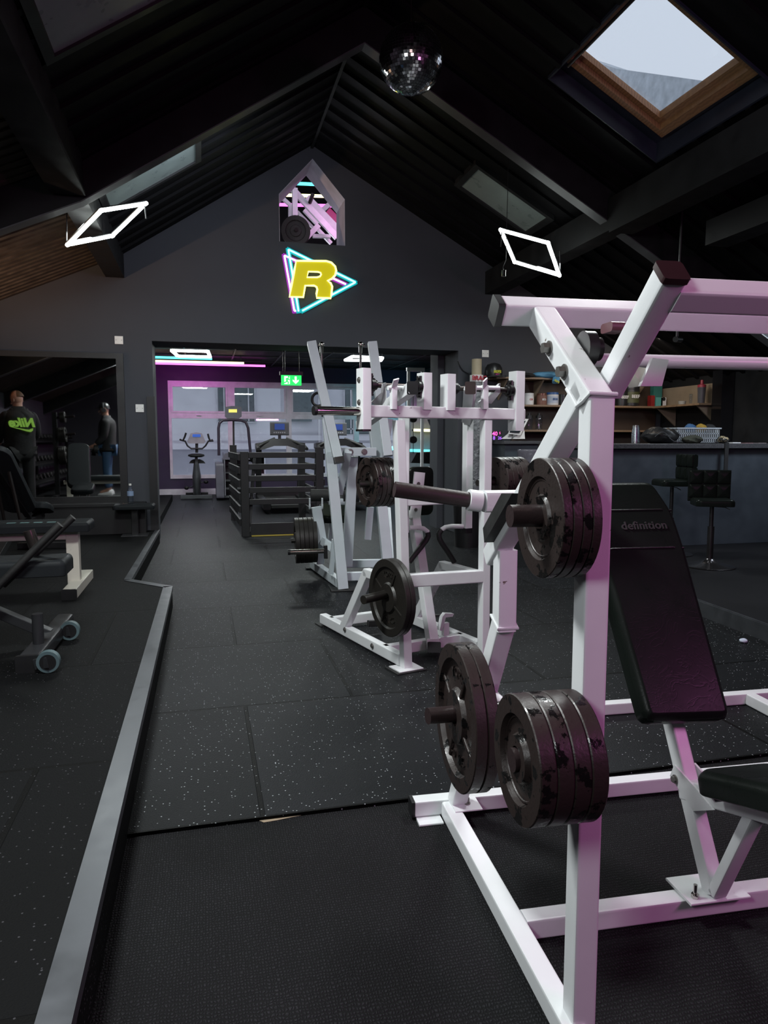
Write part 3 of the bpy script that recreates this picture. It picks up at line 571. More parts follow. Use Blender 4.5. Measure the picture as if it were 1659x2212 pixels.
# pivot bearing, swinging press lever, grab shaft
bp = A1.U(1286, 765, .70); m = MB(); lb_ = A1.L(bp); m.cyl(w(.678, lb_[1]+.015, lb_[2]+.012), w(.70, lb_[1]+.015, lb_[2]+.012), .036); m.cyl(w(.70, lb_[1]+.015, lb_[2]+.012), w(.716, lb_[1]+.015, lb_[2]+.012), .024); m.build('pivot_bearing', BLACKP, M1)
d2 = (A1.v*.749+Vector((0, 0, -.663))); n2 = A1.v*.663+Vector((0, 0, .749)); top = w(.708, 1.132, 1.497)
T('press_lever', top, top+d2*.27, .046, up=n2, par=M1); T('end_cap', top-d2*.010, top+d2*.002, .050, up=n2, par=M1, mat=plain('maroon_cap', (.03, .012, .014), .35))
T('lever_crossbar', w(.728, 1.160, 1.470), w(2.3, 1.160, 1.470), .046, up=n2, par=M1)
sh = A1.V(1390, 780, 1.45); ls = A1.L(sh); CYL('pivot_shaft', w(.73, 1.45, ls[2]), w(2.3, 1.45, ls[2]), .0145, M1, WHITE)
m = MB(); m.prism([A1.V(x_, y_, 1.36) for x_, y_ in ((1410, 773), (1445, 777), (1430, 834), (1384, 834))], A1.v*.01); m.build('hook_bracket', WHITE, M1); m = MB(); m.prism([A1.V(x_, y_, 1.37) for x_, y_ in ((1362, 790), (1402, 796), (1386, 834))], A1.v*.05); m.build('hook_bracket', CREAM, M1)
a_ = A1.V(1310, 708, 1.40); T('stop_bracket', a_, a_+A1.u*.03, .05, .02, par=M1, mat=plain('maroon', (.10, .04, .045), .4))
# dark slanted plate on the diagonal, lower lever with the long empty weight horn
q0 = A1.V(1094, 1062, 1.72); q1 = A1.V(1046, 1160, 1.80)
m = MB(); m.prism([A1.U(1083, 1066, .60), A1.U(1106, 1066, .60), A1.U(1046, 1172, .60), A1.U(1043, 1141, .60)], A1.u*.03); m.build('dark_slant_plate', RUB, M1)
ht = A1.V(852, 1057, 1.98); hr = A1.V(1014, 1080, 1.98); hc = A1.V(1038, 1083, 1.98)
CYL('weight_horn', ht, hr, .0225, M1, iron('horn_steel', (.030, .018, .019), (.05, .04, .038), .66)); CYL('horn_collar', hr-(hc-hr)*.1, hc, .031, M1, WHITE)
cr = A1.V(1045, 1083, 1.98); T('lever_tail', cr, w(.98, 1.98, A1.L(cr)[2]), .062, up=(0, 0, 1), par=M1, r=.016); m = MB(); 

# storage horns with plates
def horn(tip_px, v, z, u1, r):
    t_ = A1.V(tip_px[0], tip_px[1], v); CYL('weight_horn', t_, w(u1, v, z), r, M1, MATS['horn_steel']); return t_
horn((1101, 1115), 1.284, 1.075, .64, .0215); horn((1105, 1642), 1.235, .622, .64, .0225)
hl = A1.V(924, 1547, 1.724); CYL('weight_horn', hl, w(.67, 1.76, .505), .021, M1, MATS['horn_steel'])
T('horn_bracket', w(.655, 1.76, .505), w(.655, 1.90, .505), .04, par=M1)
stack(w(.545, 1.284, 1.071), -A1.u, .115, .0175, 4, 'stack high on the front upright', 'plates high on the front upright')
stack(w(.486, 1.228, .622), -A1.u, .121, .031, 4, 'stack low on the front upright', 'plates low on the front upright', adj='chipped black')
stack(w(.512, 1.724, .509), -A1.u, .188, .029, 2, 'large pair on the rear upright', 'large plates on the rear upright', kind='spoke', adj='large spoked', mat=IRON)
# seat and back pad
ub = 1.17
T('seat_post_plate', w(ub-.085, 1.59, .046), w(ub+.085, 1.59, .046), .115, .007, par=M1)
sp0 = w(ub, 1.56, .05); sp1 = w(ub, 1.79, .46); T('back_post', sp0, w(ub, 2.12, 1.05), .042, .05, up=A1.v, par=M1)
T('seat_strut', w(ub, 1.55, .06), w(ub, 1.43, .335), .042, .03, up=A1.v, par=M1)
T('seat_rail', w(ub, 1.70, .265), w(ub, 1.20, .43), .046, .055, par=M1)
m = MB(); m.prism([A1.U(1456, 1652, ub-.03), A1.U(1447, 1676, ub-.03), A1.U(1497, 1752, ub-.03), A1.U(1540, 1750, ub-.03), A1.U(1500, 1700, ub-.03)], A1.u*.006); m.prism([A1.U(1456, 1652, ub-.03)+A1.u*.06, A1.U(1447, 1676, ub-.03)+A1.u*.06, A1.U(1497, 1752, ub-.03)+A1.u*.06, A1.U(1540, 1750, ub-.03)+A1.u*.06], A1.u*.006); m.build('pivot_plate', WHITE, M1)
bolts(M1, BOLT, [(A1.U(1459, 1683, ub-.03), -A1.u, .009, .01)])
for u, v in ((ub-.06, 1.555), (ub+.065, 1.60)): m = MB(); m.cyl(w(u, v, .05), w(u, v, .085), .005, n=10); m.cyl(w(u, v, .05), w(u, v, .060), .010, n=6); m.build('stud_bolt', CHROME, M1)
def pad(name, c, ex, ey, outline, t, mat, par, sub=0, puff=.008):
    """upholstered pad: outline [(x,y)] in plane (ex,ey) with soft rounded edge, thickness t behind"""
    ex = Vector(ex).normalized(); ey = Vector(ey).normalized(); n = ex.cross(ey); c = Vector(c); k = len(outline)
    cx_ = sum(p[0] for p in outline)/k; cy_ = sum(p[1] for p in outline)/k
    def ring(inset, dz):
        R_ = []
        for i in range(k):
            p0_, p1_, p2_ = Vector(outline[i-1]), Vector(outline[i]), Vector(outline[(i+1) % k]); e1 = (p1_-p0_).normalized(); e2 = (p2_-p1_).normalized(); nb = (Vector((-e1.y, e1.x))+Vector((-e2.y, e2.x))).normalized(); q = p1_+nb*inset; R_.append(c+ex*q.x+ey*q.y+n*dz)
        return R_
    m = MB(); m.loft([ring(.004, -t), ring(0, -t+.004), ring(0, -t*.3), ring(.003, -t*.14), ring(.008, -.001), ring(.015, puff*.6), ring(.022, puff)]); return m.build(name, mat, par, sharp=50)
def rrect(wd_, ht_, r, n=5):
    P = []
    for cx_, cy_, a0 in ((wd_/2-r, -ht_/2+r, -90), (wd_/2-r, ht_/2-r, 0), (-wd_/2+r, ht_/2-r, 90), (-wd_/2+r, -ht_/2+r, 180)):
        for i in range(n+1): t_ = math.radians(a0+90*i/n); P.append((cx_+r*math.cos(t_), cy_+r*math.sin(t_)))
    return P
bpad = thing
cb = w(1.172, 1.672, .475); ct = w(1.172, 2.085, 1.085); ey = (ct-cb).normalized(); Lb = (ct-cb).length
def px2(x_, y_):   # photo position on the pad's own plane
    nv = A1.u.cross(ey); p = at(x_, y_, n=nv, c=nv.dot(cb)); d = p-cb; return (d.dot(A1.u), d.dot(ey))
def soft(pts, r=.03):
    out = []
    for i in range(len(pts)):
        a_, b_, c_ = Vector(pts[i-1]), Vector(pts[i]), Vector(pts[(i+1) % len(pts)]); p_ = b_+(a_-b_).normalized()*r; q_ = b_+(c_-b_).normalized()*r
        for k in range(4): t_ = k/3; out.append(tuple(p_*(1-t_)**2+b_*2*t_*(1-t_)+q_*t_*t_))
    return out
out = [px2(1395, 1558), px2(1583, 1552), px2(1505, 1270), px2(1482, 1185), px2(1455, 1105), px2(1409, 1038)]
mx = sum((px2(1487, 1555)[0], px2(1413, 1270)[0], px2(1385, 1160)[0]))/3
out += [(2*mx-x_, y_) for x_, y_ in reversed(out[2:])]
pd = pad('backrest', cb, A1.u, ey, soft(out), .05, LEA, M1)
nb = A1.u.cross(ey)
m = MB()
for yy, ww in ((px2(1400, 1104)[1], 0), (px2(1400, 1186)[1], 0)):
    hw = .115 if yy > .5 else .12; lx = abs(px2(1480, 1183)[0]-mx)-.006
    pts = [cb+A1.u*(mx+lx*q)+ey*yy+nb*(.0075 if abs(q) < .8 else .0015) for q in (-1, -.85, -.7, 0, .7, .85, 1)]; m.pipe(pts, .0035, 8)
m.build('seam_piping', LEA, pd)
tc = px2(1388, 1139); m = MB(); lettering(m, 'definition', .038, cb+A1.u*tc[0]+ey*tc[1]+nb*.0095, A1.u, ey, .0022, space=1.05, bold=.0006); m.build('embossed_lettering', plain('embossed_leather', (.028, .029, .028), .4), pd)
sdir = (w(ub, 1.20, .43)-w(ub, 1.70, .265)).normalized(); sn = Vector((0, 0, 1)); s_c = w(ub+.01, 1.365, .455)
pad('seat', s_c, A1.u, -sdir, rrect(.235, .36, .05), .05, LEA, M1)
T('seat_mount', w(ub-.07, 1.50, .352), w(ub+.07, 1.50, .352), .04, .005, (0, -.3, .9), M1); T('seat_mount', w(ub-.07, 1.32, .412), w(ub+.07, 1.32, .412), .04, .005, (0, -.3, .9), M1)
# ================================================================== SECOND MACHINE (row) 
f1 = at(873, 1446, Z=0); A2 = Frame(-14.6, (f1.x, f1.y)); w2 = A2.w
M2 = thing('plate_loaded_row_machine', 'white plate-loaded machine with four short posts on its top crossbar', 'gym machine', w2(.25, .4, 0))
t2 = .052; V2 = A2.V
def t2b(nm, pa, pb, ww=t2, hh=None, up=None, mat=None): return T(nm, pa, pb, ww, hh, up or A2.v, M2, mat)
t2b('front_upright', w2(.012, .0, .01), V2(861, 908, 0)); T('foot_plate', w2(-.06, .0, .009), w2(.085, .0, .009), .12, .006, (0, 0, 1), M2); m = MB(); m.tube(w2(-.08, 0, .003), w2(.10, 0, .003), .14, .006); m.build('foot_pad', RUB, M2)
t2b('front_upright', w2(.52, .0, 0), V2(1050, 908, 0))
zt2 = 1.362; T('top_crossbar', w2(-.262, 0, zt2), w2(.77, 0, zt2), .052, .062, (0, 0, 1), M2)
def shortpost(u0, u1, zb, zt_): T('short_post', w2((u0+u1)/2, 0, zb), w2((u0+u1)/2, 0, zt_), abs(u1-u0), .075, A2.v, M2)
la = A2.L
u_ = lambda x_, y_: la(V2(x_, y_, -.035))[0]
for x0, x1, zb, zt_ in ((783, 803, 1.27, 1.572), (915, 934, 1.375, 1.565), (966, 985, 1.375, 1.565), (1115, 1134, 1.27, 1.60)):
    T('short_post', w2((u_(x0, 850)+u_(x1, 850))/2, .0, zb), w2((u_(x0, 850)+u_(x1, 850))/2, .0, zt_), u_(x1, 850)-u_(x0, 850), .075, A2.v, M2)
e0 = u_(783, 850)
bolts(M2, BOLT, [(w2(e0, 0, z), -A2.u, .011, .008) for z in (1.515, 1.405)])
T('end_cap', w2(e0+.022, 0, 1.262), w2(e0+.022, 0, 1.272), .052, .078, A2.v, M2, BLACKP)
hz = la(V2(700, 887, 0))[2]; CYL('weight_horn', V2(679, 887, 0), w2(e0+.01, 0, hz), .0215, M2, CHROME); CYL('horn_tip', V2(677, 887, 0), V2(683, 887, 0), .023, M2, BLACKP)
# bearings, shafts, swing arms
for side, (xa, xb) in enumerate(((806, 915), (985, 1112))):
    zb = la(V2(880, 838, 0))[2]+.008; ua, ub_ = u_(xa, 840)+.0, u_(xb, 840)
    for uu_, sg_ in ((ua, 1), (ub_, -1)):
        m = MB(); m.cyl(w2(uu_, .0, zb), w2(uu_+.02*sg_, 0, zb), .035); m.cyl(w2(uu_+.02*sg_, 0, zb), w2(uu_+.035*sg_, 0, zb), .025); m.tube(w2(uu_+.004*sg_, 0, zb-.055), w2(uu_+.004*sg_, 0, zb+.055), .01, .04, A2.v)
        for q in (-.045, .045): m.cyl(w2(uu_, 0, zb+q), w2(uu_+.016*sg_, 0, zb+q), .012, n=6)
        m.build('pivot_bearing', BLACKP, M2)
    CYL('pivot_shaft', w2(ua+.03, 0, zb), w2(ub_-.03, 0, zb), .014, M2, STEEL)
for xs, cap in (((722), 0),):
    pass
a_, b_ = V2(826, 838, -.06), V2(893, 838, -.06)
CYL('cross_pin', V2(838, 838, -.03), V2(884, 838, -.03), .012, M2, WHITE); CYL('cross_pin', V2(1026, 838, -.03), V2(1078, 838, -.03), .012, M2, WHITE)
T('hook_post', V2(850, 884, -.03), V2(850, 832, -.03), .034, .03, A2.v, M2); T('hook_post', V2(850, 840, -.03), V2(856, 819, -.08), .034, .008, A2.v, M2)
T('hook_post', V2(1047, 884, -.03), V2(1047, 832, -.03), .036, .03, A2.v, M2); T('hook_post', V2(1047, 840, -.03), V2(1048, 820, -.08), .036, .008, A2.v, M2)
T('swing_arm', V2(891, 838, -.10), w2(.02, .55, 1.30), .05, .06, (0, 0, 1), M2); T('end_cap', V2(891, 838, -.115), V2(891, 838, -.10), .056, .066, (0, 0, 1), M2, BLACKP)
T('swing_arm', V2(1016, 838, -.10), V2(1010, 908, .30), .05, .06, A2.v, M2); T('end_cap', V2(1016, 838, -.115), V2(1016, 838, -.10), .056, .066, (0, 0, 1), M2, plain('brown_cap', (.035, .022, .02), .4))
m = MB(); m.prism([V2(826, 829, -.02), V2(834, 826, -.02), V2(835, 860, -.02), V2(822, 882, .1), V2(803, 868, .1), V2(826, 848, -.02)], A2.v*.012); m.build('gusset_plate', WHITE, M2); m = MB(); m.prism([V2(1078, 829, -.02), V2(1081, 828, -.02), V2(1081, 848, -.02), V2(1062, 872, .1), V2(1035, 868, .1), V2(1070, 848, -.02)], A2.v*.012); m.build('gusset_plate', WHITE, M2)
# hanging handles
for s, (xt, xb_, yb_) in enumerate(((0, 0, 0), (1, 0, 0))):
    vv = .32; uc = la(V2(1010, 1000, vv))[0]; uu = uc if s else la(V2(872, 1000, vv))[0]
    zb = la(V2(1012, 1140, vv))[2]; T('hanging_arm', w2(uu, vv, 1.36), w2(uu, vv, zb), .05, .05, A2.v, M2); T('end_cap', w2(uu, vv, zb), w2(uu, vv, zb-.03), .052, .052, A2.v, M2, BLACKP)
if True:
    vv = .32; g = lambda x_, y_: V2(x_, y_, vv)
    for pts, wpts in (([g(1000, 1137), g(975, 1137), g(962, 1139), g(953, 1145)], [g(953, 1145), g(948, 1153), g(949, 1163), g(955, 1174), g(968, 1193), g(981, 1214)]), ([g(884, 1140), g(905, 1140), g(915, 1142), g(924, 1149)], [g(924, 1149), g(925, 1158), g(920, 1168), g(910, 1181), g(896, 1198), g(884, 1214)])):
        m = MB(); m.pipe(pts, .014, 12); h_ = m.build('handle_tube', WHITE, M2); m = MB(); m.pipe(wpts, .0165, 12); m.build('handle_grip', RUB, M2)
# back frame, chest pad, cross bars, rails
T('side_rail', w2(.005, .03, .045), w2(.0, 1.06, .045), .052, .062, (0, 0, 1), M2); T('side_rail', w2(.52, .03, .045), w2(.52, 1.06, .045), .052, .062, (0, 0, 1), M2)
m = MB(); m.tube(w2(-.04, 1.06, .003), w2(.06, 1.06, .003), .1, .006); m.tube(w2(.48, 1.06, .003), w2(.58, 1.06, .003), .1, .006); m.build('foot_pad', RUB, M2)

for ub2 in (0, .52): T('side_brace', w2(ub2, .745, .04), w2(ub2, .41, .46), .05, .06, A2.v, M2); T('side_brace', w2(ub2, .43, .455), w2(ub2, .02, .455), .05, .05, (0, 0, 1), M2)
T('middle_crossbar', V2(880, 1254, 0), V2(1040, 1244, 0), .07, .05, A2.v, M2); T('middle_crossbar', V2(872, 1083, 0), V2(1040, 1075, 0), .05, .045, A2.v, M2)
T('base_crossbar', w2(.0, .22, .045), w2(.52, .22, .045), .05, .062, (0, 0, 1), M2)
T('base_crossbar', w2(.0, .95, .045), w2(.52, .95, .045), .05, .062, (0, 0, 1), M2)
T('seat_post', V2(935, 1392, .16), V2(895, 1120, .42), .06, .055, A2.v, M2); T('end_cap', V2(938, 1398, .10), V2(938, 1398, .13), .075, .06, (0, 0, 1), M2, BLACKP); T('foot_block', V2(936, 1392, .13), V2(933, 1388, .22), .07, .06, (0, 0, 1), M2)
T('pad_support', V2(895, 1120, .42), V2(905, 1020, .42), .075, .03, A2.v, M2)
pc = V2(903, 1060, .46); bolts(M2, BOLT, [(V2(904, 1045, .40), -A2.v, .008, .008), (V2(898, 1101, .40), -A2.v, .008, .008)])
pad('chest_pad', pc, -A2.u, Vector((0, 0, 1)), rrect(.165, .29, .04), .045, LEA, M2)
m = MB(); a0_ = V2(962, 1372, .2); m.tube(a0_, V2(962, 1345, .2), .04, .03, A2.v); m.prism([V2(950, 1362, .17), V2(956, 1333, .17), V2(962, 1325, .17), V2(981, 1326, .17), V2(978, 1332, .2), V2(963, 1334, .17), V2(956, 1363, .17)], A2.v*.03); m.build('foot_rest', WHITE, M2)
m = MB(); m.tube(V2(938, 1335, .9), V2(1003, 1332, .9), .03, .05, (0, 0, 1)); m.build('foot_roller', RUB, M2); m = MB(); m.tube(V2(795, 1347, .75), V2(820, 1346, .75), .03, .04, (0, 0, 1)); m.build('foot_roller', RUB, M2)
bolts(M2, BOLT, [(A2.U(745, 1360, -.026), -A2.u, .011, .008), (A2.U(804, 1395, -.026), -A2.u, .011, .008)])
CYL('weight_horn', V2(785, 1296, -.037), w2(-.02, .04, .42), .023, M2, IRONB)
stack(w2(-.118, -.02, .405), -A2.u, .203, .028, 2, 'large pair low on the white row machine', 'large plates on the row machine', kind='spoke', mat=IRONB, adj='large spoked black')
hz_ = V2(777, 1047, .167); CYL('weight_horn', V2(777, 1046, .167), w2(.03, .1, .99), .018, M2, IRONB)
T('horn_bracket', w2(-.0, .05, .99), w2(.0, .19, .99), .04, par=M2)
stack(w2(-.1355, .167, .995), -A2.u, .132, .026, 5, 'stack halfway up the white row machine', 'plates halfway up the row machine', adj='worn black')
CYL('weight_horn', w2(.5, .05, .98), w2(.86, .05, .98), .018, M2, IRONB)
stack(w2(.80, .05, .99), A2.u, .132, .036, 5, 'stack on the far side of the row machine', 'plates on the far side of the row machine', adj='chipped black')
# ================================================================== THIRD MACHINE (pulldown), furthest
g1 = at(740, 1274, Z=0); A3 = Frame(4, (g1.x, g1.y)); w3 = A3.w; V3 = A3.V
M3 = thing('lever_pulldown_machine', 'tall pale blue-white lever machine with two long leaning arms', 'gym machine', w3(.2, .5, 0)); 
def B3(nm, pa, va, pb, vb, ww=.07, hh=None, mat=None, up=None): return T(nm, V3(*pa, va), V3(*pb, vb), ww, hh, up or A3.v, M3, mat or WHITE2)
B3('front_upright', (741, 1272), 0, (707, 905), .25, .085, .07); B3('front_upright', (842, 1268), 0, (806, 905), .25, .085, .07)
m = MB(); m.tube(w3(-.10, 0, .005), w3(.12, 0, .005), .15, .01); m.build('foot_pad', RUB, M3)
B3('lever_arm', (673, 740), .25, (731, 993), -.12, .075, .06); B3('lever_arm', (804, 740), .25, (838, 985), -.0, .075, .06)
m = MB(); m.tube(V3(731, 988, -.13), V3(733, 1000, -.14), .08, .07, A3.v); m.build('end_cap', BLACKP, M3)
for x0, x1 in ((688, 695), (778, 788)):
    m = MB(); m.tube(V3(x0, 746, .25), V3(x1, 746, .25), .02, .02, A3.v)
    xx = 695 if x0 < 700 else 779
    m.cyl(V3(xx, 745, .22), V3(xx, 762, .25), .016, n=12); m.ball(V3(xx, 744, .24), .022); m.cyl(V3(xx, 762, .25), V3(xx+(2 if x0 < 700 else 0), 900, .3), .010, n=10); m.build('tie_rod', CHROME, M3)
B3('top_crossbar', (716, 976), .1, (812, 976), .1, .07, .05); bolts(M3, BOLT, [(V3(x_, 976, .07), -A3.v, .018, .012) for x_ in (757, 787)])
B3('rear_leg', (762, 985), .2, (750, 1222), .35, .085, .06); B3('rear_leg', (840, 905), .45, (826, 985), .45, .07); B3('pull_arm', (752, 975), .05, (733, 1065), .3, .06, .05)
B3('side_rail', (738, 1262), .03, (676, 1218), 1.0, .06, .075, up=(0, 0, 1)); B3('side_rail', (842, 1262), .03, (800, 1218), 1.0, .06, .075, up=(0, 0, 1))
B3('base_crossbar', (745, 1245), .15, (835, 1243), .15, .07, .05); B3('base_crossbar', (735, 1218), .55, (830, 1216), .55, .07, .05)
m = MB(); m.tube(V3(672, 1226, 1.0)-Vector((.05, 0, 0)), V3(690, 1226, 1.0), .1, .008, (0, 0, 1)); m.build('foot_pad', RUB, M3)
B3('side_gusset', (715, 1240), .15, (722, 1165), .15, .04, .05)
B3('pivot_arm', (683, 1095), .55, (696, 1172), .55, .085, .06); B3('pivot_arm', (696, 1168), .55, (722, 1186), .3, .07, .06); B3('pivot_arm', (690, 1150), .6, (692, 1215), .7, .07)
m = MB()
for x_ in (669, 696): m.cyl(V3(x_-1.5, 1093, .5), V3(x_+1.5, 1093, .5), .03, n=14); m.tube(V3(x_, 1093, .5), V3(x_, 1076, .5), .012, .05, A3.v)
m.build('pivot_fork', WHITE2, M3)
hz3 = V3(626, 1193, .1); m = MB(); m.cyl(V3(626, 1193, .1), V3(703, 1190, .1), .02); m.build('weight_horn', CHROME, M3); CYL('horn_tip', V3(622, 1193, .1), V3(627, 1193, .1), .023, M3, BLACKP); T('horn_bracket', V3(703, 1178, .1), V3(704, 1206, .1), .03, .05, A3.v, M3, BLACKP)
CYL('weight_horn', V3(629, 1168, .62), V3(690, 1165, .62), .022, M3, IRONB)
stack(V3(637, 1168, .62), (V3(630, 1168, .62)-V3(690, 1165, .62)), .203, .037, 5, 'stack on the furthest white lever machine', 'plates on the furthest lever machine', mat=IRONB, adj='large black')
m = MB(); m.cyl(V3(671, 1070, .8), V3(713, 1070, .8), .055); m.build('knee_roller', RUB, M3); m = MB(); m.cyl(V3(741, 1072, .8), V3(775, 1072, .8), .055); m.build('knee_roller', RUB, M3); CYL('roller_axle', V3(710, 1084, .8), V3(745, 1084, .8), .03, M3, WHITE2)
pad('seat', V3(722, 1102, .95), A3.u, Vector((0, .94, .34)), rrect(.26, .32, .05), .06, LEA, M3); B3('seat_post', (722, 1106), 1.0, (712, 1190), 1.0, .06, up=A3.v)
pcw = V3(687, 863, .38); m = MB(); m.pipe([pcw+A3.u*.05*math.cos(a)+Vector((0, 0, .055*math.sin(a))) for a in [2*PI*i/20 for i in range(20)]], .012, 8, True); m.build('hand_loop', BLACKP, M3)
B3('rear_leg', (800, 1095), .7, (794, 1165), .7, .06); B3('rear_leg', (836, 1100), .9, (845, 1250), .3, .06)

# weld beads on the nearest frame
for u in (.652,):
    e1, e2 = u-.027, u+.027
    m = MB(); m.pipe([w(e2, 1.245, 1.304), w(e1+.03, 1.2445, 1.305), w(e1, 1.245, 1.306), w(e1-.001, 1.268, 1.293), w(e1-.001, 1.296, 1.284), w(e1-.001, 1.318, 1.302), w(e1-.001, 1.342, 1.320)], .0042, 8); m.build('weld_bead', WHITE, M1)
    m = MB(); q_ = [(-1, -1), (1, -1), (1, 1), (-1, 1)]; m.pipe([w(u+.008+a*.027, 1.765+b*.027, .742+.012*b) for a, b in q_], .0045, 8, True); m.build('weld_bead', WHITE, M1)
# ================================================================== CARDIO ROOM THINGS
def TT(name, par, A, B, wd_, ht_=None, up=(0, 0, 1), mat=None, r=.007): return T(name, A, B, wd_, ht_, up, par, mat or BLACKP, r)
def PIPE(name, par, pts, r, mat, n=12):
    m = MB(); m.pipe(pts, r, n); return m.build(name, mat, par)
def BOXP(name, par, lo, hi, mat, r=.01):
    m = MB(); m.box(lo, hi, r); return m.build(name, mat, par)
GREYP = plain('grey_plastic', (.07, .073, .08), .4); SILV = plain('silver_plastic', (.36, .35, .38), .35); BLUESC = emis('blue_screen', (.03, .10, .45), .9); YELSC = emis('amber_screen', (.75, .70, .15), 1.1)
CONS = plain('console_grey', (.10, .095, .12), .35)
# exercise bike
bk = thing('exercise_bike', 'upright exercise bike with a blue screen by the far window', 'exercise bike', (-.13, 15.5, 0)); Y0 = 15.5
q = lambda x, y, dy=0: at(x, y, Y=Y0+dy)
zx = lambda x, y, dy=0: q(x, y, dy)
TT('base_bar', bk, Vector((q(391, 1072).x, Y0-.25, .05)), Vector((q(458, 1072).x, Y0-.25, .05)), .10, .07, mat=GREYP); TT('base_bar', bk, Vector((q(400, 1072).x, Y0+.55, .05)), Vector((q(450, 1072).x, Y0+.55, .05)), .09, .07)
m = MB(); cx0 = q(425, 1040).x
m.loft([[Vector((cx0+a*math.cos(t), Y0+.1+b*math.sin(t), z)) for t in [2*PI*i/16 for i in range(16)]] for z, a, b in ((.08, .08, .25), (.3, .085, .34), (.45, .09, .3), (.6, .07, .2), (.8, .045, .1))]); m.build('housing', GREYP, bk)
TT('seat_tube', bk, q(425, 1018), q(424, 985), .07, .06, mat=GREYP)
m = MB(); m.loft([[q(424, 984, -.05)+Vector((a*math.cos(t), b*math.sin(t), z)) for t in [2*PI*i/20 for i in range(20)]] for z, a, b in ((-.035, .11, .09), (-.01, .17, .13), (.02, .16, .13), (.04, .09, .08))]); m.build('saddle', RUB, bk)
m = MB(); pts_ = [q(x, y, .0) for x, y in ((408, 1001), (412, 995), (418, 992), (432, 992), (440, 996), (444, 1001))]; m.prism(pts_, (0, .06, 0)); m.build('rear_shroud', RUB, bk)
TT('console_post', bk, q(425, 978, .4), q(425, 955, .4), .07, .06)
PIPE('handlebar', bk, [q(x, y, .3) for x, y in ((389, 950), (400, 953), (405, 963), (413, 969), (437, 969), (444, 963), (450, 953), (460, 950))], .018, BLACKP)
PIPE('hand_grip', bk, [q(x, y, .25) for x, y in ((402, 935), (399, 944), (395, 952), (388, 949))], .02, RUB); PIPE('hand_grip', bk, [q(x, y, .25) for x, y in ((449, 937), (451, 945), (454, 953), (461, 952))], .02, RUB)
m = MB(); m.prism([q(x, y, .3) for x, y in ((404, 954), (412, 936), (424, 934), (436, 936), (444, 954), (440, 958), (408, 958))], (0, .05, 0)); m.build('console', SILV, bk)
m = MB(); m.prism([q(x, y, .29) for x, y in ((416, 938), (433, 938), (433, 944), (416, 944))], (0, .005, 0)); m.build('screen', BLUESC, bk)
for sx_, (x, y) in enumerate(((403, 1054), (445, 1041))):
    m = MB(); m.ball(q(x, y, .05), .05, (1, 1.6, .8)); m.build('pedal', RUB, bk)
    TT('crank_arm', bk, q(x+(6 if sx_ == 0 else -6), y, .05), q(425, 1046, .05), .03, .02)
# stair climber
sc = thing('stair_climber', 'stair climbing machine with an amber display and tall curved handrails', 'stair climber', (.55, 14.9, 0)); Y0 = 14.9
BOXP('side_panel', sc, q(468, 1078, -.1), (q(484, 1060).x, Y0+1.0, .75), CONS, .06)
m = MB(); a0 = q(468, 1078); m.prism([(q(484, 1000).x, Y0+.0, .80), (q(484, 1000).x, Y0+1.1, .95), (q(484, 1000).x, Y0+1.1, .1), (q(484, 1000).x, Y0-.1, .1)], (.02, 0, 0)); m.build('side_panel', CONS, sc)
BOXP('side_panel', sc, (q(536, 1060).x, Y0-.1, .02), (q(548, 1060).x, Y0+1.0, .75), CONS, .06)
for i in range(5):
    y_ = 1074-i*17.0; BOXP('stair_tread', sc, (q(485, y_).x, Y0+.05+i*.1, q(485, y_).z-.02), (q(536, y_).x, Y0+.28+i*.1, q(485, y_).z+.02), GREYP, .008)
BOXP('rear_panel', sc, (q(484, 1060).x, Y0+.6, .05), (q(537, 1060).x, Y0+.65, .85), BLACKP, .004)
m = MB(); m.prism([q(x, y, .1) for x, y in ((480, 993), (486, 980), (500, 977), (520, 976), (536, 980), (540, 993)) ], (0, .5, 0)); m.build('shroud', CONS, sc)
PIPE('handrail', sc, [q(x, y, .1) for x, y in ((473, 984), (472, 925), (474, 914), (481, 908), (500, 907), (520, 908), (531, 912), (536, 925), (541, 978))], .028, plain('purple_black', (.03, .02, .035), .35))
TT('console_post', sc, q(505, 975, .4), q(504, 903, .3), .05, .04, mat=CHROME)
m = MB(); m.prism([q(x, y, .2) for x, y in ((486, 879), (500, 877), (515, 877), (522, 880), (522, 900), (516, 904), (491, 904), (486, 900))], (0, .07, 0)); m.build('console', CONS, sc)
m = MB(); m.prism([q(x, y, .19) for x, y in ((494, 884), (512, 884), (512, 891), (494, 891))], (0, .006, 0)); m.build('screen', YELSC, sc)
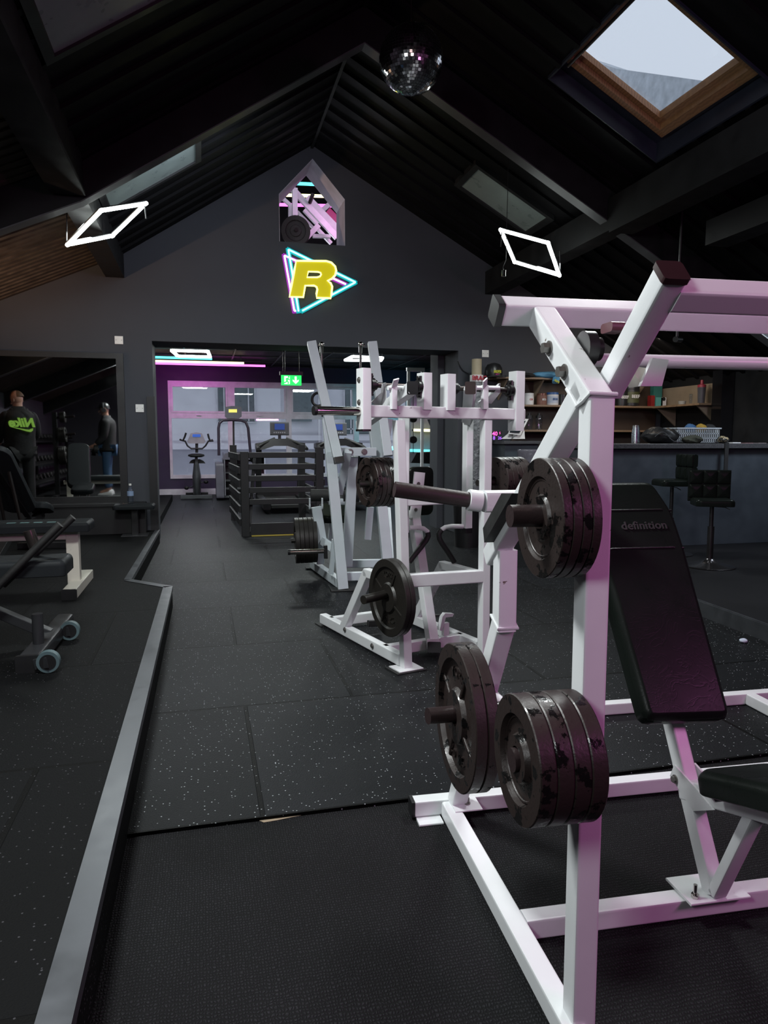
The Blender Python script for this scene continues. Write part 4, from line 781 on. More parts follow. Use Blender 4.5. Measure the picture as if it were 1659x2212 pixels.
# treadmills
def treadmill(cxp, yp, Y_, label, scr=True):
    c = at(cxp, 1060, Y=Y_); X = c.x; t = thing('treadmill', label, 'treadmill', (X, Y_, 0), 'treadmills behind the slatted railing'); g = lambda dx, y, z: Vector((X+dx, Y_+y, z))
    m = MB(); m.tube(g(0, -1.1, .12), g(0, .6, .16), .56, .05); m.build('running_belt', RUB, t)
    for s in (-1, 1): TT('side_deck', t, g(s*.36, -1.15, .12), g(s*.36, .65, .17), .12, .09); TT('upright_post', t, g(s*.38, .45, .15), g(s*.38, .15, 1.08), .10, .07)
    BOXP('motor_hood', t, g(-.4, .35, .1), g(.4, .85, .32), BLACKP, .04)
    zc = 1.12; m = MB(); m.loft([[g(x_, yy, z_) for yy, z_ in ((-.02, zc-.09+e), (.28, zc-.06+e), (.28, zc+.03+e), (.0, zc+.04+e))] for x_, e in ((-.44, .0), (-.3, .02), (-.12, .08), (.12, .08), (.3, .02), (.44, 0))]); m.build('console_tray', BLACKP, t)
    for s in (-1, 1): PIPE('handrail', t, [g(s*.1, .05, 1.24), g(s*.3, .0, 1.16), g(s*.42, -.1, 1.1), g(s*.42, -.35, 1.06)], .028, RUB)
    TT('console_neck', t, g(0, .2, 1.2), g(0, .2, 1.32), .08, .05); BOXP('console', t, g(-.17, .16, 1.30), g(.17, .21, 1.54), GREYP, .03)
    if scr: BOXP('screen', t, g(-.09, .152, 1.40), g(.09, .16, 1.51), emis('dark_blue_screen', (.02, .06, .30), .5), .001)
    m = MB(); [m.box(g(-.11+i*.038, .152, 1.34), g(-.09+i*.038, .16, 1.36)) for i in range(6)]; m.build('keypad', SILV, t)
treadmill(608, 915, 13.0, 'black treadmill with a lit blue screen behind the slatted railing'); treadmill(734, 915, 13.2, 'black treadmill partly hidden by the tall white lever machine')
# railing round the stairwell
rl = thing('slatted_railing', 'black wooden slatted railing around the stairwell', 'railing', (.5, 9.25, 0)); BW = plain('black_wood', (.012, .012, .013), .55)
r0 = at(531, 1158, Z=0); r1 = at(690, 1152, Z=0); r1.y = r0.y; r2 = Vector((.44, 11.1, 0)); r3 = Vector((r1.x+.02, 11.1, 0))
for p_, hh in ((r0, at(531, 976, Y=r0.y).z), (r1, at(690, 966, Y=r1.y).z), (r2, 1.14), (r3, 1.14)): TT('rail_post', rl, p_, p_+Vector((0, 0, hh)), .10, .09, (0, 1, 0), BW)
for k in range(5):
    y_ = 983+k*25.2; z_ = at(610, y_, Y=r0.y-.05).z
    TT('rail_slat', rl, Vector((r0.x, r0.y-.01, z_)), Vector((r1.x, r1.y-.01, z_)), .025, .072, (0, 0, 1), BW)
for k in range(6):
    z_ = 1.0-k*.165; TT('rail_slat', rl, Vector((r0.x-.06, r0.y, z_)), Vector((r2.x-.06, r2.y, z_)), .03, .085, (0, 0, 1), BW); TT('rail_slat', rl, Vector((r1.x+.06, r0.y, z_)), Vector((r3.x+.06, r3.y, z_)), .03, .085, (0, 0, 1), BW)
TT('leaning_rail', rl, at(550, 980, Y=9.5), at(538, 1150, Y=9.2), .04, .05, (0, 1, 0), BW)
BOXP('kick_panel', rl, (r0.x+.05, r0.y-.02, 0), (r1.x, r0.y+.02, .16), BW, .003)
m = MB(); m.box((r0.x+.07, r0.y-.06, 0), (r1.x, r0.y-.035, .012)); struct('trim_7', m, plain('yellow_edge', (.50, .38, .06), .5))
# right part of the cardio room: cable tower, coloured panel with strips, wall posts
ct_ = thing('cable_tower', 'white cable pulley tower standing before the neon lit panel', 'gym machine', (3.35, 11.8, 0)); g = lambda x, y: at(x, y, Y=11.8)
for x_ in (882, 912): TT('upright', ct_, Vector((g(x_, 900).x, 11.8, 0)), Vector((g(x_, 900).x, 11.8, 2.4)), .05, .05, (0, 1, 0), WHITE)
TT('top_bar', ct_, Vector((g(878, 900).x, 11.8, 2.4)), Vector((g(916, 900).x, 11.8, 2.4)), .06, .06, (0, 0, 1), WHITE); TT('base_bar', ct_, Vector((g(870, 900).x, 11.8, .04)), Vector((g(930, 900).x, 11.8, .04)), .06, .06, (0, 0, 1), WHITE)
for y_ in (905, 950): m = MB(); m.cyl(g(892, y_)-Vector((0, .05, 0)), g(892, y_)+Vector((0, .02, 0)), .06); m.build('pulley_wheel', BLACKP, ct_)
PIPE('cable', ct_, [g(892, 840)-Vector((0, .02, 0)), g(892, 980)-Vector((0, .02, 0))], .006, BLACKP)
m = MB(); pa = at(888, 845, Y=14.9); pb = at(958, 985, Y=14.9); m.box((pa.x, 14.9, 0), (pb.x, 15.0, pa.z+.1)); o = m.build('wall_panel', plain('satin_panel', (.35, .38, .42), .35)); tag(o, 'satin panel washed yellow and cyan by neon strips', 'wall panel')
for x0, x1, y_, mt, lb in ((893, 955, 929, YEL, 'yellow neon strip across the satin panel'), (885, 942, 973, CYN, 'cyan neon strip low on the satin panel'), (893, 935, 882, MAG, 'magenta neon strip above the satin panel')):
    a_ = at(x0, y_, Y=14.8); b_ = at(x1, y_+1.5, Y=14.8); t = thing('strip_light', lb, 'strip light', (a_+b_)/2, 'neon strips on the satin panel'); m = MB(); m.cyl(a_, b_, .03, n=10); m.build('light_tube', mt, t); m = MB(); m.tube(a_+Vector((0, .06, 0)), b_+Vector((0, .06, 0)), .08, .03); m.build('strip_housing', BLACKP, t)
lb_ = thing('padded_bench', 'black padded incline bench with white legs below the cyan strip', 'gym bench', (4.0, 12.8, 0), None); g = lambda x, y, d=0: at(x, y, Y=12.8+d)
m = MB(); m.prism([g(x, y) for x, y in ((888, 1000), (900, 978), (945, 976), (956, 985), (956, 1003))], (0, .4, 0)); m.build('pad', BLACKP, lb_)
for A_, B_ in (((932, 1003), (936, 1100)), ((940, 1020), (952, 1100)), ((930, 1048), (957, 1048)), ((958, 992), (950, 1014))): TT('leg', lb_, g(*A_), g(*B_), .05, .05, (0, 1, 0), WHITE)
TT('leg', lb_, g(918, 980), g(945, 1022), .03, .03, (0, 1, 0))
m = MB(); m.box((3.206+.002, W+.14, 0), (3.30, W2+.12, 2.36)); m.box((3.12, W2+.02, 0), (3.28, W2+.35, 2.6)); struct('trim_8', m, WALL)
o = MB(); 
# loft machine seen through the house-shaped hole
lp = thing('leg_press', 'pink lit white leg press seen through the house-shaped opening', 'gym machine', (1.3, 10.9, 3.0)); lq = lambda x, y, Y_=10.6: wl(x, y, Y_)
PINKP = plain('pale_paint', (.68, .64, .68), .35)
for a_, b_, ww, dy in (((395, 490), (930, 1070), .085, 10.5), ((540, 735), (700, 905), .07, 10.75), ((560, 600), (935, 990), .13, 10.9), ((425, 480), (425, 870), .075, 10.45), ((370, 690), (372, 870), .06, 10.8), ((280, 600), (390, 700), .05, 10.9), ((455, 760), (640, 950), .035, 10.7), ((710, 920), (520, 1120), .07, 10.4), ((640, 1050), (850, 1055), .05, 10.7), ((700, 970), (860, 1140), .05, 10.8), ((860, 650), (760, 740), .07, 11.2)):
    T('frame_tube', lq(*a_, dy), lq(*b_, dy), ww, .06, (0, 1, 0), lp, PINKP)
CYL('weight_horn', lq(605, 650, 10.45), lq(638, 555, 10.3), .028, lp, STEEL); m = MB(); m.tube(lq(800, 770, 11.0), lq(930, 900, 11.0), .14, .2, (0, 1, 0), .03); m.build('seat_pad', plain('magenta_vinyl', (.35, .02, .12), .4), lp); TT('base_frame', lp, Vector((.7, 10.6, 3.03)), Vector((2.4, 10.6, 3.03)), .07, .06, mat=PINKP); TT('base_frame', lp, Vector((1.0, 10.6, 3.03)), lq(425, 870, 10.45), .07, .06, mat=PINKP)
pcn = lq(435, 985, 10.15); stack(pcn, (-.15, -1, -.1), .20, .045, 2, 'leg press in the house-shaped opening', 'plates on the leg press', mat=IRONB, adj='round black'); CYL('weight_horn', pcn+Vector((0, -.06, 0)), pcn+Vector((.03, .3, .0)), .024, lp, STEEL)
for nm, x0, x1, y_, mt, lb in (('c', 455, 685, 425, CYN, 'cyan neon strip behind the house-shaped opening'), ('y', 330, 810, 565, YEL, 'yellow neon strip behind the house-shaped opening'), ('m', 225, 960, 680, MAG, 'magenta neon strip behind the house-shaped opening')):
    a_ = wl(x0-120, y_-8, 12.6); b_ = wl(x1+120, y_+14, 12.6); t = thing('strip_light', lb, 'strip light', (a_+b_)/2, 'loft neon strips'); m = MB(); m.cyl(a_, b_, .026, n=10); m.build('light_tube', mt, t); m = MB(); m.tube(a_+Vector((0, .05, .0)), b_+Vector((0, .05, 0)), .06, .04); [m.cyl(q_+Vector((0, .04, 0)), (q_.x, 12.99, q_.z), .01, n=6) for q_ in (a_, b_)]; m.build('strip_housing', BLACKP, t)
# ================================================================== LEFT BENCHES
ZP = .155
# flat bench, white legs
fb = thing('flat_bench', 'flat bench with a black pad and off-white steel T-shaped foot', 'gym bench', (-1.5, 5.45, ZP), 'benches on the left platform')
fN, fF = at(150, 1296, Z=ZP), at(188, 1250, Z=ZP); fx = (fN.x+fF.x)/2-.0; fyc = (fN.y+fF.y)/2
TT('foot_bar', fb, Vector((fx, fN.y, ZP+.035)), Vector((fx, fF.y, ZP+.035)), .09, .07, mat=CREAM); TT('end_cap', fb, Vector((fx, fN.y-.008, ZP+.033)), Vector((fx, fN.y+.012, ZP+.033)), .096, .076)
for xo in (0, -1.15):
    TT('leg', fb, Vector((fx-.02+xo, fyc-.03, ZP+.05)), Vector((fx-.02+xo, fyc-.03, .56)), .085, .075, (0, 1, 0), CREAM)
TT('foot_bar', fb, Vector((fx-1.17, fN.y, ZP+.035)), Vector((fx-1.17, fF.y, ZP+.035)), .09, .07, mat=CREAM)
TT('under_rail', fb, Vector((fx+.02, fyc-.03, .55)), Vector((fx-1.25, fyc-.03, .55)), .07, .06, mat=CREAM)
pad('bench_pad', Vector((fx-.55, fyc-.03, .645)), (1, 0, 0), (0, 1, 0), rrect(1.32, .30, .02), .06, LEAG, fb)
m = MB(); [m.box((fx-1.1+i*.085, fyc-.14, .6535), (fx-1.1+i*.085+.055, fyc-.10, .6545)) for i in range(12) if i not in (3, 7)]; m.build('printed_stripe', plain('teal_print', (.10, .20, .20), .5), fb)
# incline bench facing the mirror
ib = thing('incline_bench', 'black incline bench with rounded back facing the mirror', 'gym bench', (-1.75, 7.0, ZP), 'benches on the left platform')
IB = Frame(8, (-1.62, 7.0)); iw = IB.w
b0 = iw(.0, .22, .60); b1 = iw(-.10, -.36, 1.17); ey_ = (b1-b0).normalized(); exi = -IB.u
pad('backrest', (b0+b1)/2, exi, ey_-exi*ey_.dot(exi), rrect(.30, .84, .10), .06, LEAG, ib)
pad('seat', iw(.0, .46, .60), -IB.u, Vector((0, -.95, .25)), rrect(.28, .32, .08), .06, LEAG, ib)
TT('back_support', ib, iw(0, .24, .52), iw(-.08, -.28, 1.03), .06, .05); TT('main_rail', ib, iw(0, .55, .50), iw(0, -.1, .42), .07, .06); TT('leg', ib, iw(0, .5, .5), iw(0, .62, ZP+.03), .07, .06); TT('leg', ib, iw(0, -.1, .45), iw(0, -.62, ZP+.03), .07, .06)
TT('foot_bar', ib, iw(-.25, .62, ZP+.03), iw(.25, .62, ZP+.03), .07, .06); TT('foot_bar', ib, iw(-.25, -.62, ZP+.03), iw(.25, -.62, ZP+.03), .07, .06)
for s in (-.07, .07): m = MB(); m.tube(iw(s, -.1, .42), iw(s*.8, -.3, .95), .02, .035); m.build('adjuster_rail', STEEL, ib)
# adjustable bench with wheels, nearest on the left
ab = thing('adjustable_bench', 'dark adjustable bench with two transport wheels and long black handles', 'gym bench', (-1.0, 3.9, ZP), 'benches on the left platform')
e0_, e1_ = at(62, 1452, Z=ZP), at(140, 1355, Z=ZP); DK = plain('dark_grey_steel', (.03, .031, .034), .35, .3)
dd = (e1_-e0_); dd.z = 0; dd.normalize(); dp = Vector((dd.y, -dd.x, 0)); fa = e0_+Vector((0, 0, .04)); fb_ = e1_+Vector((0, 0, .04))
TT('foot_beam', ab, fa, fb_, .10, .075, mat=DK, r=.02); TT('end_cap', ab, fa-dd*.012, fa+dd*.01, .105, .08)
for px_, py_ in ((106, 1452), (152, 1382)):
    c_ = at(px_, py_, Z=ZP)+Vector((0, 0, .052)); m = MB(); m.cyl(c_-dd*.018, c_+dd*.018, .05, n=28); wh = m.build('wheel', plain('teal_tyre', (.07, .11, .12), .5), ab)
    m = MB(); m.cyl(c_-dd*.02, c_+dd*.02, .036, n=20); m.build('wheel_hub', BLACKP, wh); m = MB(); k_ = fa+dd*((c_-fa).dot(dd)); m.tube(k_+dp*.03, c_-dd*.024, .006, .05); m.tube(k_+dp*.03, c_+dd*.024, .006, .05); m.build('wheel_bracket', DK, ab)
pg = at(57, 1425, Z=ZP); pk = fa+dd*((pg-fa).dot(dd)); CYL('peg_tube', pk+Vector((0, 0, .03)), pk+Vector((0, 0, .185)), .026, ab, DK)
mid_ = fa+dd*((fb_-fa).dot(dd)*.55); TT('main_strut', ab, mid_+Vector((0, 0, .02)), Vector((-1.30, mid_.y+.02, .48)), .06, .05, mat=DK)
TT('main_strut', ab, Vector((-1.1, mid_.y+.05, .56)), Vector((-2.1, mid_.y+.25, .50)), .07, .06, mat=DK); TT('leg', ab, Vector((-2.1, mid_.y+.25, .52)), Vector((-2.2, mid_.y+.25, ZP)), .07, .06, mat=DK); TT('strut_link', ab, Vector((-1.30, mid_.y+.03, .46)), Vector((-1.25, mid_.y+.04, .58)), .05, .05, mat=DK)
kc = at(160, 1196, Y=mid_.y+.18); zs = kc.z
pad('seat', Vector((kc.x-.36, mid_.y+.04, zs+.0)), (1, 0, 0), (0, 1, 0), rrect(.72, .27, .03), .075, LEAG, ab)
for (x0, y0), (x1, y1), yy in (((0, 1262), (130, 1133), mid_.y-.12), ((20, 1250), (158, 1117), mid_.y+.10)):
    A_ = at(x0-14, y0+14, Y=yy); B_ = at(x1, y1, Y=yy); CYL('long_handle', A_, B_, .019, ab, RUB); 
A_ = at(62, 1146, Y=mid_.y+.0); B_ = at(76, 1184, Y=mid_.y+.0); CYL('roller_stub', A_, B_, .028, ab, STEEL)
# small wall stool with bottle and keys
st = thing('wall_stool', 'small black padded stool with a square foot plate under the socket plate', 'stool', (-.78, 8.5, ZP)); zst = .50
pad('stool_top', Vector((-.76, 8.42, zst)), (1, 0, 0), (0, 1, 0), rrect(.44, .30, .04), .045, LEAG, st); TT('stool_post', st, Vector((-.76, 8.42, ZP)), Vector((-.76, 8.42, zst-.04)), .07, .07, (0, 1, 0)); BOXP('foot_plate', st, (-.90, 8.28, ZP), (-.62, 8.56, ZP+.01), DK, .002)
wb = thing('water_bottle', 'clear plastic water bottle with a blue label on the small wall stool', 'bottle', (-.80, 8.44, zst+.008)); PETG = glass('clear_pet', (.86, .90, .95), .05, 1.3, .3)
m = MB(); c_ = Vector((-.80, 8.44, zst+.008)); m.lathe(c_, (0, 0, 1), [(.03, 0), (.034, .01), (.034, .06), (.031, .07), (.034, .08), (.034, .15), (.02, .185), (.013, .20), (.013, .21)]); m.build('bottle_body', PETG, wb); m = MB(); m.lathe(c_, (0, 0, 1), [(.0345, .09), (.0345, .14)]); m.build('label_band', plain('pale_blue_label', (.22, .30, .45), .5), wb); m = MB(); m.cyl(c_+Vector((0, 0, .205)), c_+Vector((0, 0, .225)), .015); m.build('bottle_cap', SWITCH, wb)
ky = MB(); [ky.tube(Vector((-.90+i*.012, 8.36, zst+.012)), Vector((-.86+i*.012, 8.38+i*.006, zst+.018)), .012, .003) for i in range(4)]; ky.pipe([Vector((-.87+.014*math.cos(t), 8.38+.014*math.sin(t), zst+.02)) for t in [2*PI*i/12 for i in range(12)]], .002, 6, True); o = ky.build('key_ring', STEEL); tag(o, 'bunch of keys beside the water bottle on the stool', 'keys')
# ---------------- dumbbell rack, plate tree (seen in the mirror)
rk = thing('dumbbell_rack', 'long black three-tier dumbbell rack reflected in the wall mirror', 'rack', (-3.2, 1.5, ZP))
y0r, y1r = -2.6, 4.6
for y_ in (y0r, (y0r+y1r)/2, y1r): TT('rack_post', rk, Vector((-3.45, y_, ZP)), Vector((-3.45, y_, 1.35)), .07, .07, (0, 1, 0)); TT('rack_foot', rk, Vector((-3.5, y_, ZP+.03)), Vector((-2.8, y_, ZP+.03)), .07, .06)
TIERS = ((-3.38, 1.20), (-3.20, .76), (-3.04, .44))
for x_, z_ in TIERS: TT('rack_shelf', rk, Vector((x_, y0r, z_)), Vector((x_, y1r, z_)), .24, .02, (.25, 0, 1))
def dumbbell(loc, label, group, r=.055, ln=.15, ax=Vector((1, 0, .25))):
    ax = ax.normalized(); t = thing('dumbbell', label, 'dumbbell', loc, group); loc = Vector(loc)
    for s in (-1, 1): m = MB(); m.lathe(loc+ax*s*ln*.33, ax*s, [(.001, 0), (r*.9, 0), (r, .008), (r, ln*.3), (r*.9, ln*.36), (.001, ln*.36)], 14); m.build('dumbbell_head', RUB, t)
    m = MB(); m.cyl(loc-ax*(ln*.8), loc+ax*(ln*.8), .013, n=10); m.build('dumbbell_handle', CHROME, t); return t
random.seed(5)
db0 = None; tn = ('top', 'middle', 'bottom')
for k, (x_, z_) in enumerate(TIERS):
    for i in range(22):
        p_ = Vector((x_, y0r+.2+i*.322, z_+.075))
        if db0 is None: db0 = dumbbell(p_, '', 'x'); d_ = db0
        else: d_ = dup(db0, p_-db0.location)
        d_['label'] = 'black dumbbell with chrome handle on the %s tier of the reflected rack' % tn[k]; d_['group'] = 'dumbbells on the %s tier of the rack' % tn[k]
tr = thing('plate_tree', 'upright weight plate tree reflected in the wall mirror', 'rack', (-2.62, 3.35, ZP)); TT('tree_post', tr, Vector((-2.62, 3.35, ZP)), Vector((-2.62, 3.35, 1.72)), .08, .08, (0, 1, 0)); TT('tree_foot', tr, Vector((-2.85, 3.35, ZP+.03)), Vector((-2.3, 3.35, ZP+.03)), .08, .06); TT('tree_foot', tr, Vector((-2.62, 3.0, ZP+.03)), Vector((-2.62, 3.7, ZP+.03)), .08, .06)
for i, (z_, R_, n_) in enumerate(((1.62, .10, 3), (1.30, .14, 4), (.92, .17, 4))):
    CYL('weight_horn', Vector((-2.60, 3.35, z_)), Vector((-2.28, 3.35, z_+.03)), .022, tr, STEEL); stack(Vector((-2.44, 3.35, z_+.015)), (1, 0, .08), R_, .03, n_, ('top', 'middle', 'bottom')[i]+' peg of the reflected plate tree', 'plates on the reflected tree', mat=IRONB, adj='dark iron')
# ================================================================== BAR SIDE
bc = thing('bar_counter', 'long blue-grey bar counter with a speckled dark top', 'counter', (4.9, 6.9, .1))
BOXP('counter_front', bc, (3.95, 6.55, .10), (6.05, 6.62, 1.13), COUNTER, .004); BOXP('counter_side', bc, (3.95, 6.62, .10), (4.02, 7.3, 1.13), COUNTER, .004); BOXP('counter_top', bc, (3.90, 6.47, 1.13), (6.10, 7.40, 1.18), TOPM, .006)
rc = thing('reception_desk', 'low dark desk unit against the wall below the digital clock', 'counter', (3.85, 8.3, .1)); BOXP('desk_body', rc, (3.50, 8.0, .10), (3.93, 8.50, 1.17), COUNTER, .004); BOXP('desk_top', rc, (3.46, 7.94, 1.17), (4.50, 8.50, 1.205), TOPM, .004)
def bar_stool(loc, rot, label, dz=0):
    t = thing('bar_stool', label, 'bar stool', loc, 'bar stools'); L_ = Vector(loc); R_ = Matrix.Rotation(rot, 3, 'Z'); g = lambda x, y, zz: L_+R_ @ Vector((x*.88, y*.85, zz*.93+dz))
    m = MB(); m.lathe(L_, (0, 0, 1), [(.001, 0), (.21, 0), (.215, .006), (.20, .014), (.10, .035), (.05, .06), (.035, .075), (.001, .075)], 36); m.build('stool_base', plain('dark_chrome', (.10, .095, .10), .22, .9), t)
    CYL('stool_column', L_+Vector((0, 0, .06)), L_+Vector((0, 0, .36)), .028, t, MATS['dark_chrome']); CYL('stool_column', L_+Vector((0, 0, .36)), L_+Vector((0, 0, .57+dz)), .018, t, MATS['dark_chrome'])
    pad('stool_seat', g(0, 0, .645), R_ @ Vector((1, 0, 0)), R_ @ Vector((0, 1, 0)), rrect(.32, .31, .05), .055, LEA, t)
    m = MB()   # quilted back: 3 x 2 padded squares
    for i in range(3):
        for j in range(2):
            for sg_ in (1, -1):
              c_ = g(-.132+i*.132, -.16-.018*sg_, .715+j*.135); ex_, ey2 = R_ @ Vector((1, 0, 0)), Vector((0, 0, 1)); n_ = R_ @ Vector((0, -sg_, 0))
              rr = rrect(.113, .121, .012, 2); m.loft([[c_+ex_*a+ey2*b+n_*0 for a, b in rr], [c_+ex_*a*.96+ey2*b*.96+n_*.012 for a, b in rr], [c_+ex_*a*.75+ey2*b*.75+n_*.02 for a, b in rr], [c_+ex_*a*.1+ey2*b*.1+n_*.022 for a, b in rr]])
    m.tube(g(-.2, -.16, .765), g(.2, -.16, .765), .03, .28, (0, 0, 1), .012); m.build('stool_back', LEA, t)
    PIPE('height_lever', t, [g(0, .05, .58), g(-.12, .0, .57), g(-.17, -.02, .55)], .004, CHROME, 6); return t
s0 = at(1532, 1224, Z=.10); bar_stool(s0, PI-.45, 'black quilted bar stool on a chrome column standing clear of the counter')
s1 = at(1452, 1046, Y=6.1); bar_stool(Vector((s1.x, 6.1, .10)), PI/2-.2, 'black bar stool set high and turned side-on behind the black backrest', .13)
s2 = bar_stool(Vector((4.95, 6.15, .10)), 0.0, 'black bar stool hidden by the quilted one against the counter') if False else None
sf = thing('wall_shelf', 'two-bay brown shelf unit on the wall behind the bar', 'shelf', (4.8, 8.7, 1.3))
for z_, x1_ in ((2.0, 4.9), (1.655, 6.1), (1.335, 6.1)):
    BOXP('shelf_board', sf, (3.60 if z_ > 1.9 else 3.95, 8.52, z_-.012), (x1_, 8.84, z_+.012), SHELF, .002)
for x_ in (3.75, 4.25, 4.82, 5.75): m = MB(); m.prism([(x_, 8.84, 1.98), (x_, 8.55, 1.98), (x_, 8.84, 1.74)], (.02, 0, 0)); m.build('shelf_bracket', MDF, sf)
BOXP('shelf_back', sf, (3.95, 8.82, 1.66), (6.1, 8.84, 1.98), plain('dark_brown', (.045, .028, .018), .6), .002); BOXP('shelf_back', sf, (3.95, 8.82, 1.0), (6.1, 8.84, 1.64), MATS['dark_brown'], .002)
sg2 = thing('side_shelf', 'brown shelf along the right wall holding boxes', 'shelf', (6.05, 8.1, 1.66)); BOXP('shelf_board', sg2, (5.85, 7.6, 1.64), (6.19, 8.8, 1.665), SHELF, .002); BOXP('shelf_back', sg2, (6.17, 7.6, 1.665), (6.195, 8.8, 1.92), MDF, .002); m = MB(); m.prism([(6.19, 7.7, 1.64), (5.9, 7.7, 1.64), (6.19, 7.7, 1.40)], (0, .02, 0)); m.build('shelf_bracket', MDF, sg2); m = MB(); m.prism([(6.19, 8.5, 1.64), (5.9, 8.5, 1.64), (6.19, 8.5, 1.40)], (0, .02, 0)); m.build('shelf_bracket', MDF, sg2)
sd = MB(); sd.box((6.02, 7.42, .1), (6.19, 7.59, 2.05)); o = sd.build('drinks_fridge', plain('gloss_black', (.006, .006, .007), .08)); tag(o, 'tall glossy black fridge at the end of the bar counter', 'fridge')
def sh(x_, zpx, Y_=8.62): return at(x_, zpx, Y=Y_)
def tub(xp, wpx, z, h, cols, label, txt=None, tcol=None, Y_=8.62):
    a_ = at(xp-wpx/2, 870, Y=Y_); b_ = at(xp+wpx/2, 870, Y=Y_); r_ = (b_.x-a_.x)/2; c_ = Vector(((a_.x+b_.x)/2, Y_, z)); t = thing('supplement_tub', label, 'tub', c_, 'supplement tubs on the shelf')
    m = MB(); m.lathe(c_, (0, 0, 1), [(.001, 0), (r_*.96, 0), (r_, .008), (r_, h*.8), (r_*.9, h*.84), (.001, h*.84)], 24); m.build('tub_body', cols[0], t); m = MB(); m.lathe(c_+Vector((0, 0, h*.82)), (0, 0, 1), [(.001, 0), (r_*.98, 0), (r_*.98, h*.16), (r_*.9, h*.18), (.001, h*.18)], 24); m.build('tub_lid', cols[1], t)
    m = MB(); m.lathe(c_, (0, 0, 1), [(r_*1.008, h*.15), (r_*1.008, h*.68)], 24); m.build('tub_label', cols[2], t)
    if txt:
        m = MB(); lettering(m, txt, h*.22, c_+Vector((0, -r_*1.03, h*.45)), (1, 0, 0), (0, 0, 1), .003, bold=.001); m.build('tub_print', tcol, t)
cW = plain('tub_white', (.55, .55, .56), .4); cR = plain('print_red', (.35, .05, .05), .5); cB = plain('lid_blue', (.03, .09, .25), .4); cBr = plain('brown_label', (.16, .07, .05), .5); cK = BLACKP; cWr = plain('print_white', (.6, .6, .6), .5)
tub(1143, 18, 1.668, .15, (cW, cW, cWr), 'small white supplement tub with red print on the middle shelf', 'C4', cR); tub(1170, 20, 1.668, .15, (cBr, plain('copper', (.15, .07, .05), .3, .5), cBr), 'brown supplement tub with a copper lid beside the white one', 'ISO', cWr); tub(1193, 24, 1.668, .165, (cW, cB, plain('label_pale', (.4, .45, .55), .5)), 'white supplement tub with a blue lid, widest of its row', 'SKN', cB); tub(1214, 18, 1.668, .14, (cK, cK, cK), 'small black supplement tub half hidden by the white diagonal')
tub(1362, 32, 1.668, .27, (cK, cK, plain('olive_label', (.05, .055, .02), .5)), 'large black tub printed BEEF behind the bar', 'BEEF', cWr); tub(1342, 24, 1.668, .25, (cK, cK, cK), 'black tub partly behind the large printed one', 'BEEF', cWr)
for xp, lb in ((1143, 'clear shaker bottle with a black lid nearest the tablet'), (1164, 'clear shaker bottle with a black lid further from the tablet')):
    c_ = at(xp, 925, Y=8.6); c_.z = 1.347; t = thing('shaker_bottle', lb, 'bottle', c_, 'shaker bottles on the low shelf'); m = MB(); m.lathe(c_, (0, 0, 1), [(.035, 0), (.042, .01), (.045, .14), (.04, .16)], 20); m.build('bottle_body', PETG, t); m = MB(); m.lathe(c_+Vector((0, 0, .155)), (0, 0, 1), [(.001, 0), (.044, 0), (.044, .03), (.02, .035), (.02, .06), (.001, .06)], 20); m.build('bottle_lid', BLACKP, t)
# cap, jacket, paper tube, clock, tablet
c_ = at(1066, 812, Y=8.62); c_.z = 2.013; t = thing('baseball_cap', 'black cap with yellow lettering on the top shelf', 'cap', c_)
m = MB(); m.loft([[c_+Vector((r_*math.cos(a), r_*1.1*math.sin(a), z_)) for a in [2*PI*i/24 for i in range(24)]] for r_, z_ in ((.105, 0), (.112, .05), (.105, .11), (.08, .155), (.03, .175))]); m.build('cap_crown', BLACKP, t)
m = MB(); m.loft([[c_+Vector((x_*.13, -.10-.09*(1-abs(x_)**2)*k-.0, .004-.012*k)) for x_ in (-1, -.6, -.2, .2, .6, 1)]+[c_+Vector((x_*.13, -.10-.09*(1-abs(x_)**2)*k, .010-.012*k)) for x_ in (1, .6, .2, -.2, -.6, -1)] for k in (0, .5, 1)]); m.build('cap_brim', BLACKP, t)
YP = emis('yellow_print', (.55, .55, .05), .25); PP = emis('pink_print', (.5, .05, .25), .2); m = MB(); lettering(m, 'REPS', .045, c_+Vector((0, -.126, .055)), (1, 0, 0), (0, 0, 1), .012, bold=.001); m.build('cap_print', YP, t); m = MB(); lettering(m, 'gym', .025, c_+Vector((0, -.126, .028)), (1, 0, 0), (0, 0, 1), .010); m.build('cap_print', PP, t)
def cloth(name, c, sx, sy, sz, mat, seed, par=None):
    rnd = random.Random(seed); m = MB(); n = 22
    f = [(rnd.uniform(1, 5), rnd.uniform(0, 6), rnd.uniform(.04, .12)) for _ in range(6)]
    R_ = []
    for i in range(13):
        t_ = PI*(max(.04, min(12-.04, i)))/12; R_.append([Vector(c)+Vector((sx*math.cos(t_), sy*math.sin(t_)*math.cos(a)*(1+sum(q_[2]*math.sin(q_[0]*a+q_[1]+i) for q_ in f)), sz*math.sin(t_)*math.sin(a)*(1+sum(q_[2]*math.cos(q_[0]*a+q_[1]+i*1.3) for q_ in f)))) for a in [2*PI*k/n for k in range(n)]])
    m.loft(R_); return m.build(name, mat, par, sharp=60)
c_ = at(1180, 815, Y=8.6); c_.z = 2.045; o = cloth('folded_jacket', c_, .20, .14, .05, plain('sky_blue_cloth', (.09, .26, .42), .7, bmp=.4, bscale=20), 3); tag(o, 'sky blue jacket thrown over the end of the top shelf', 'jacket')
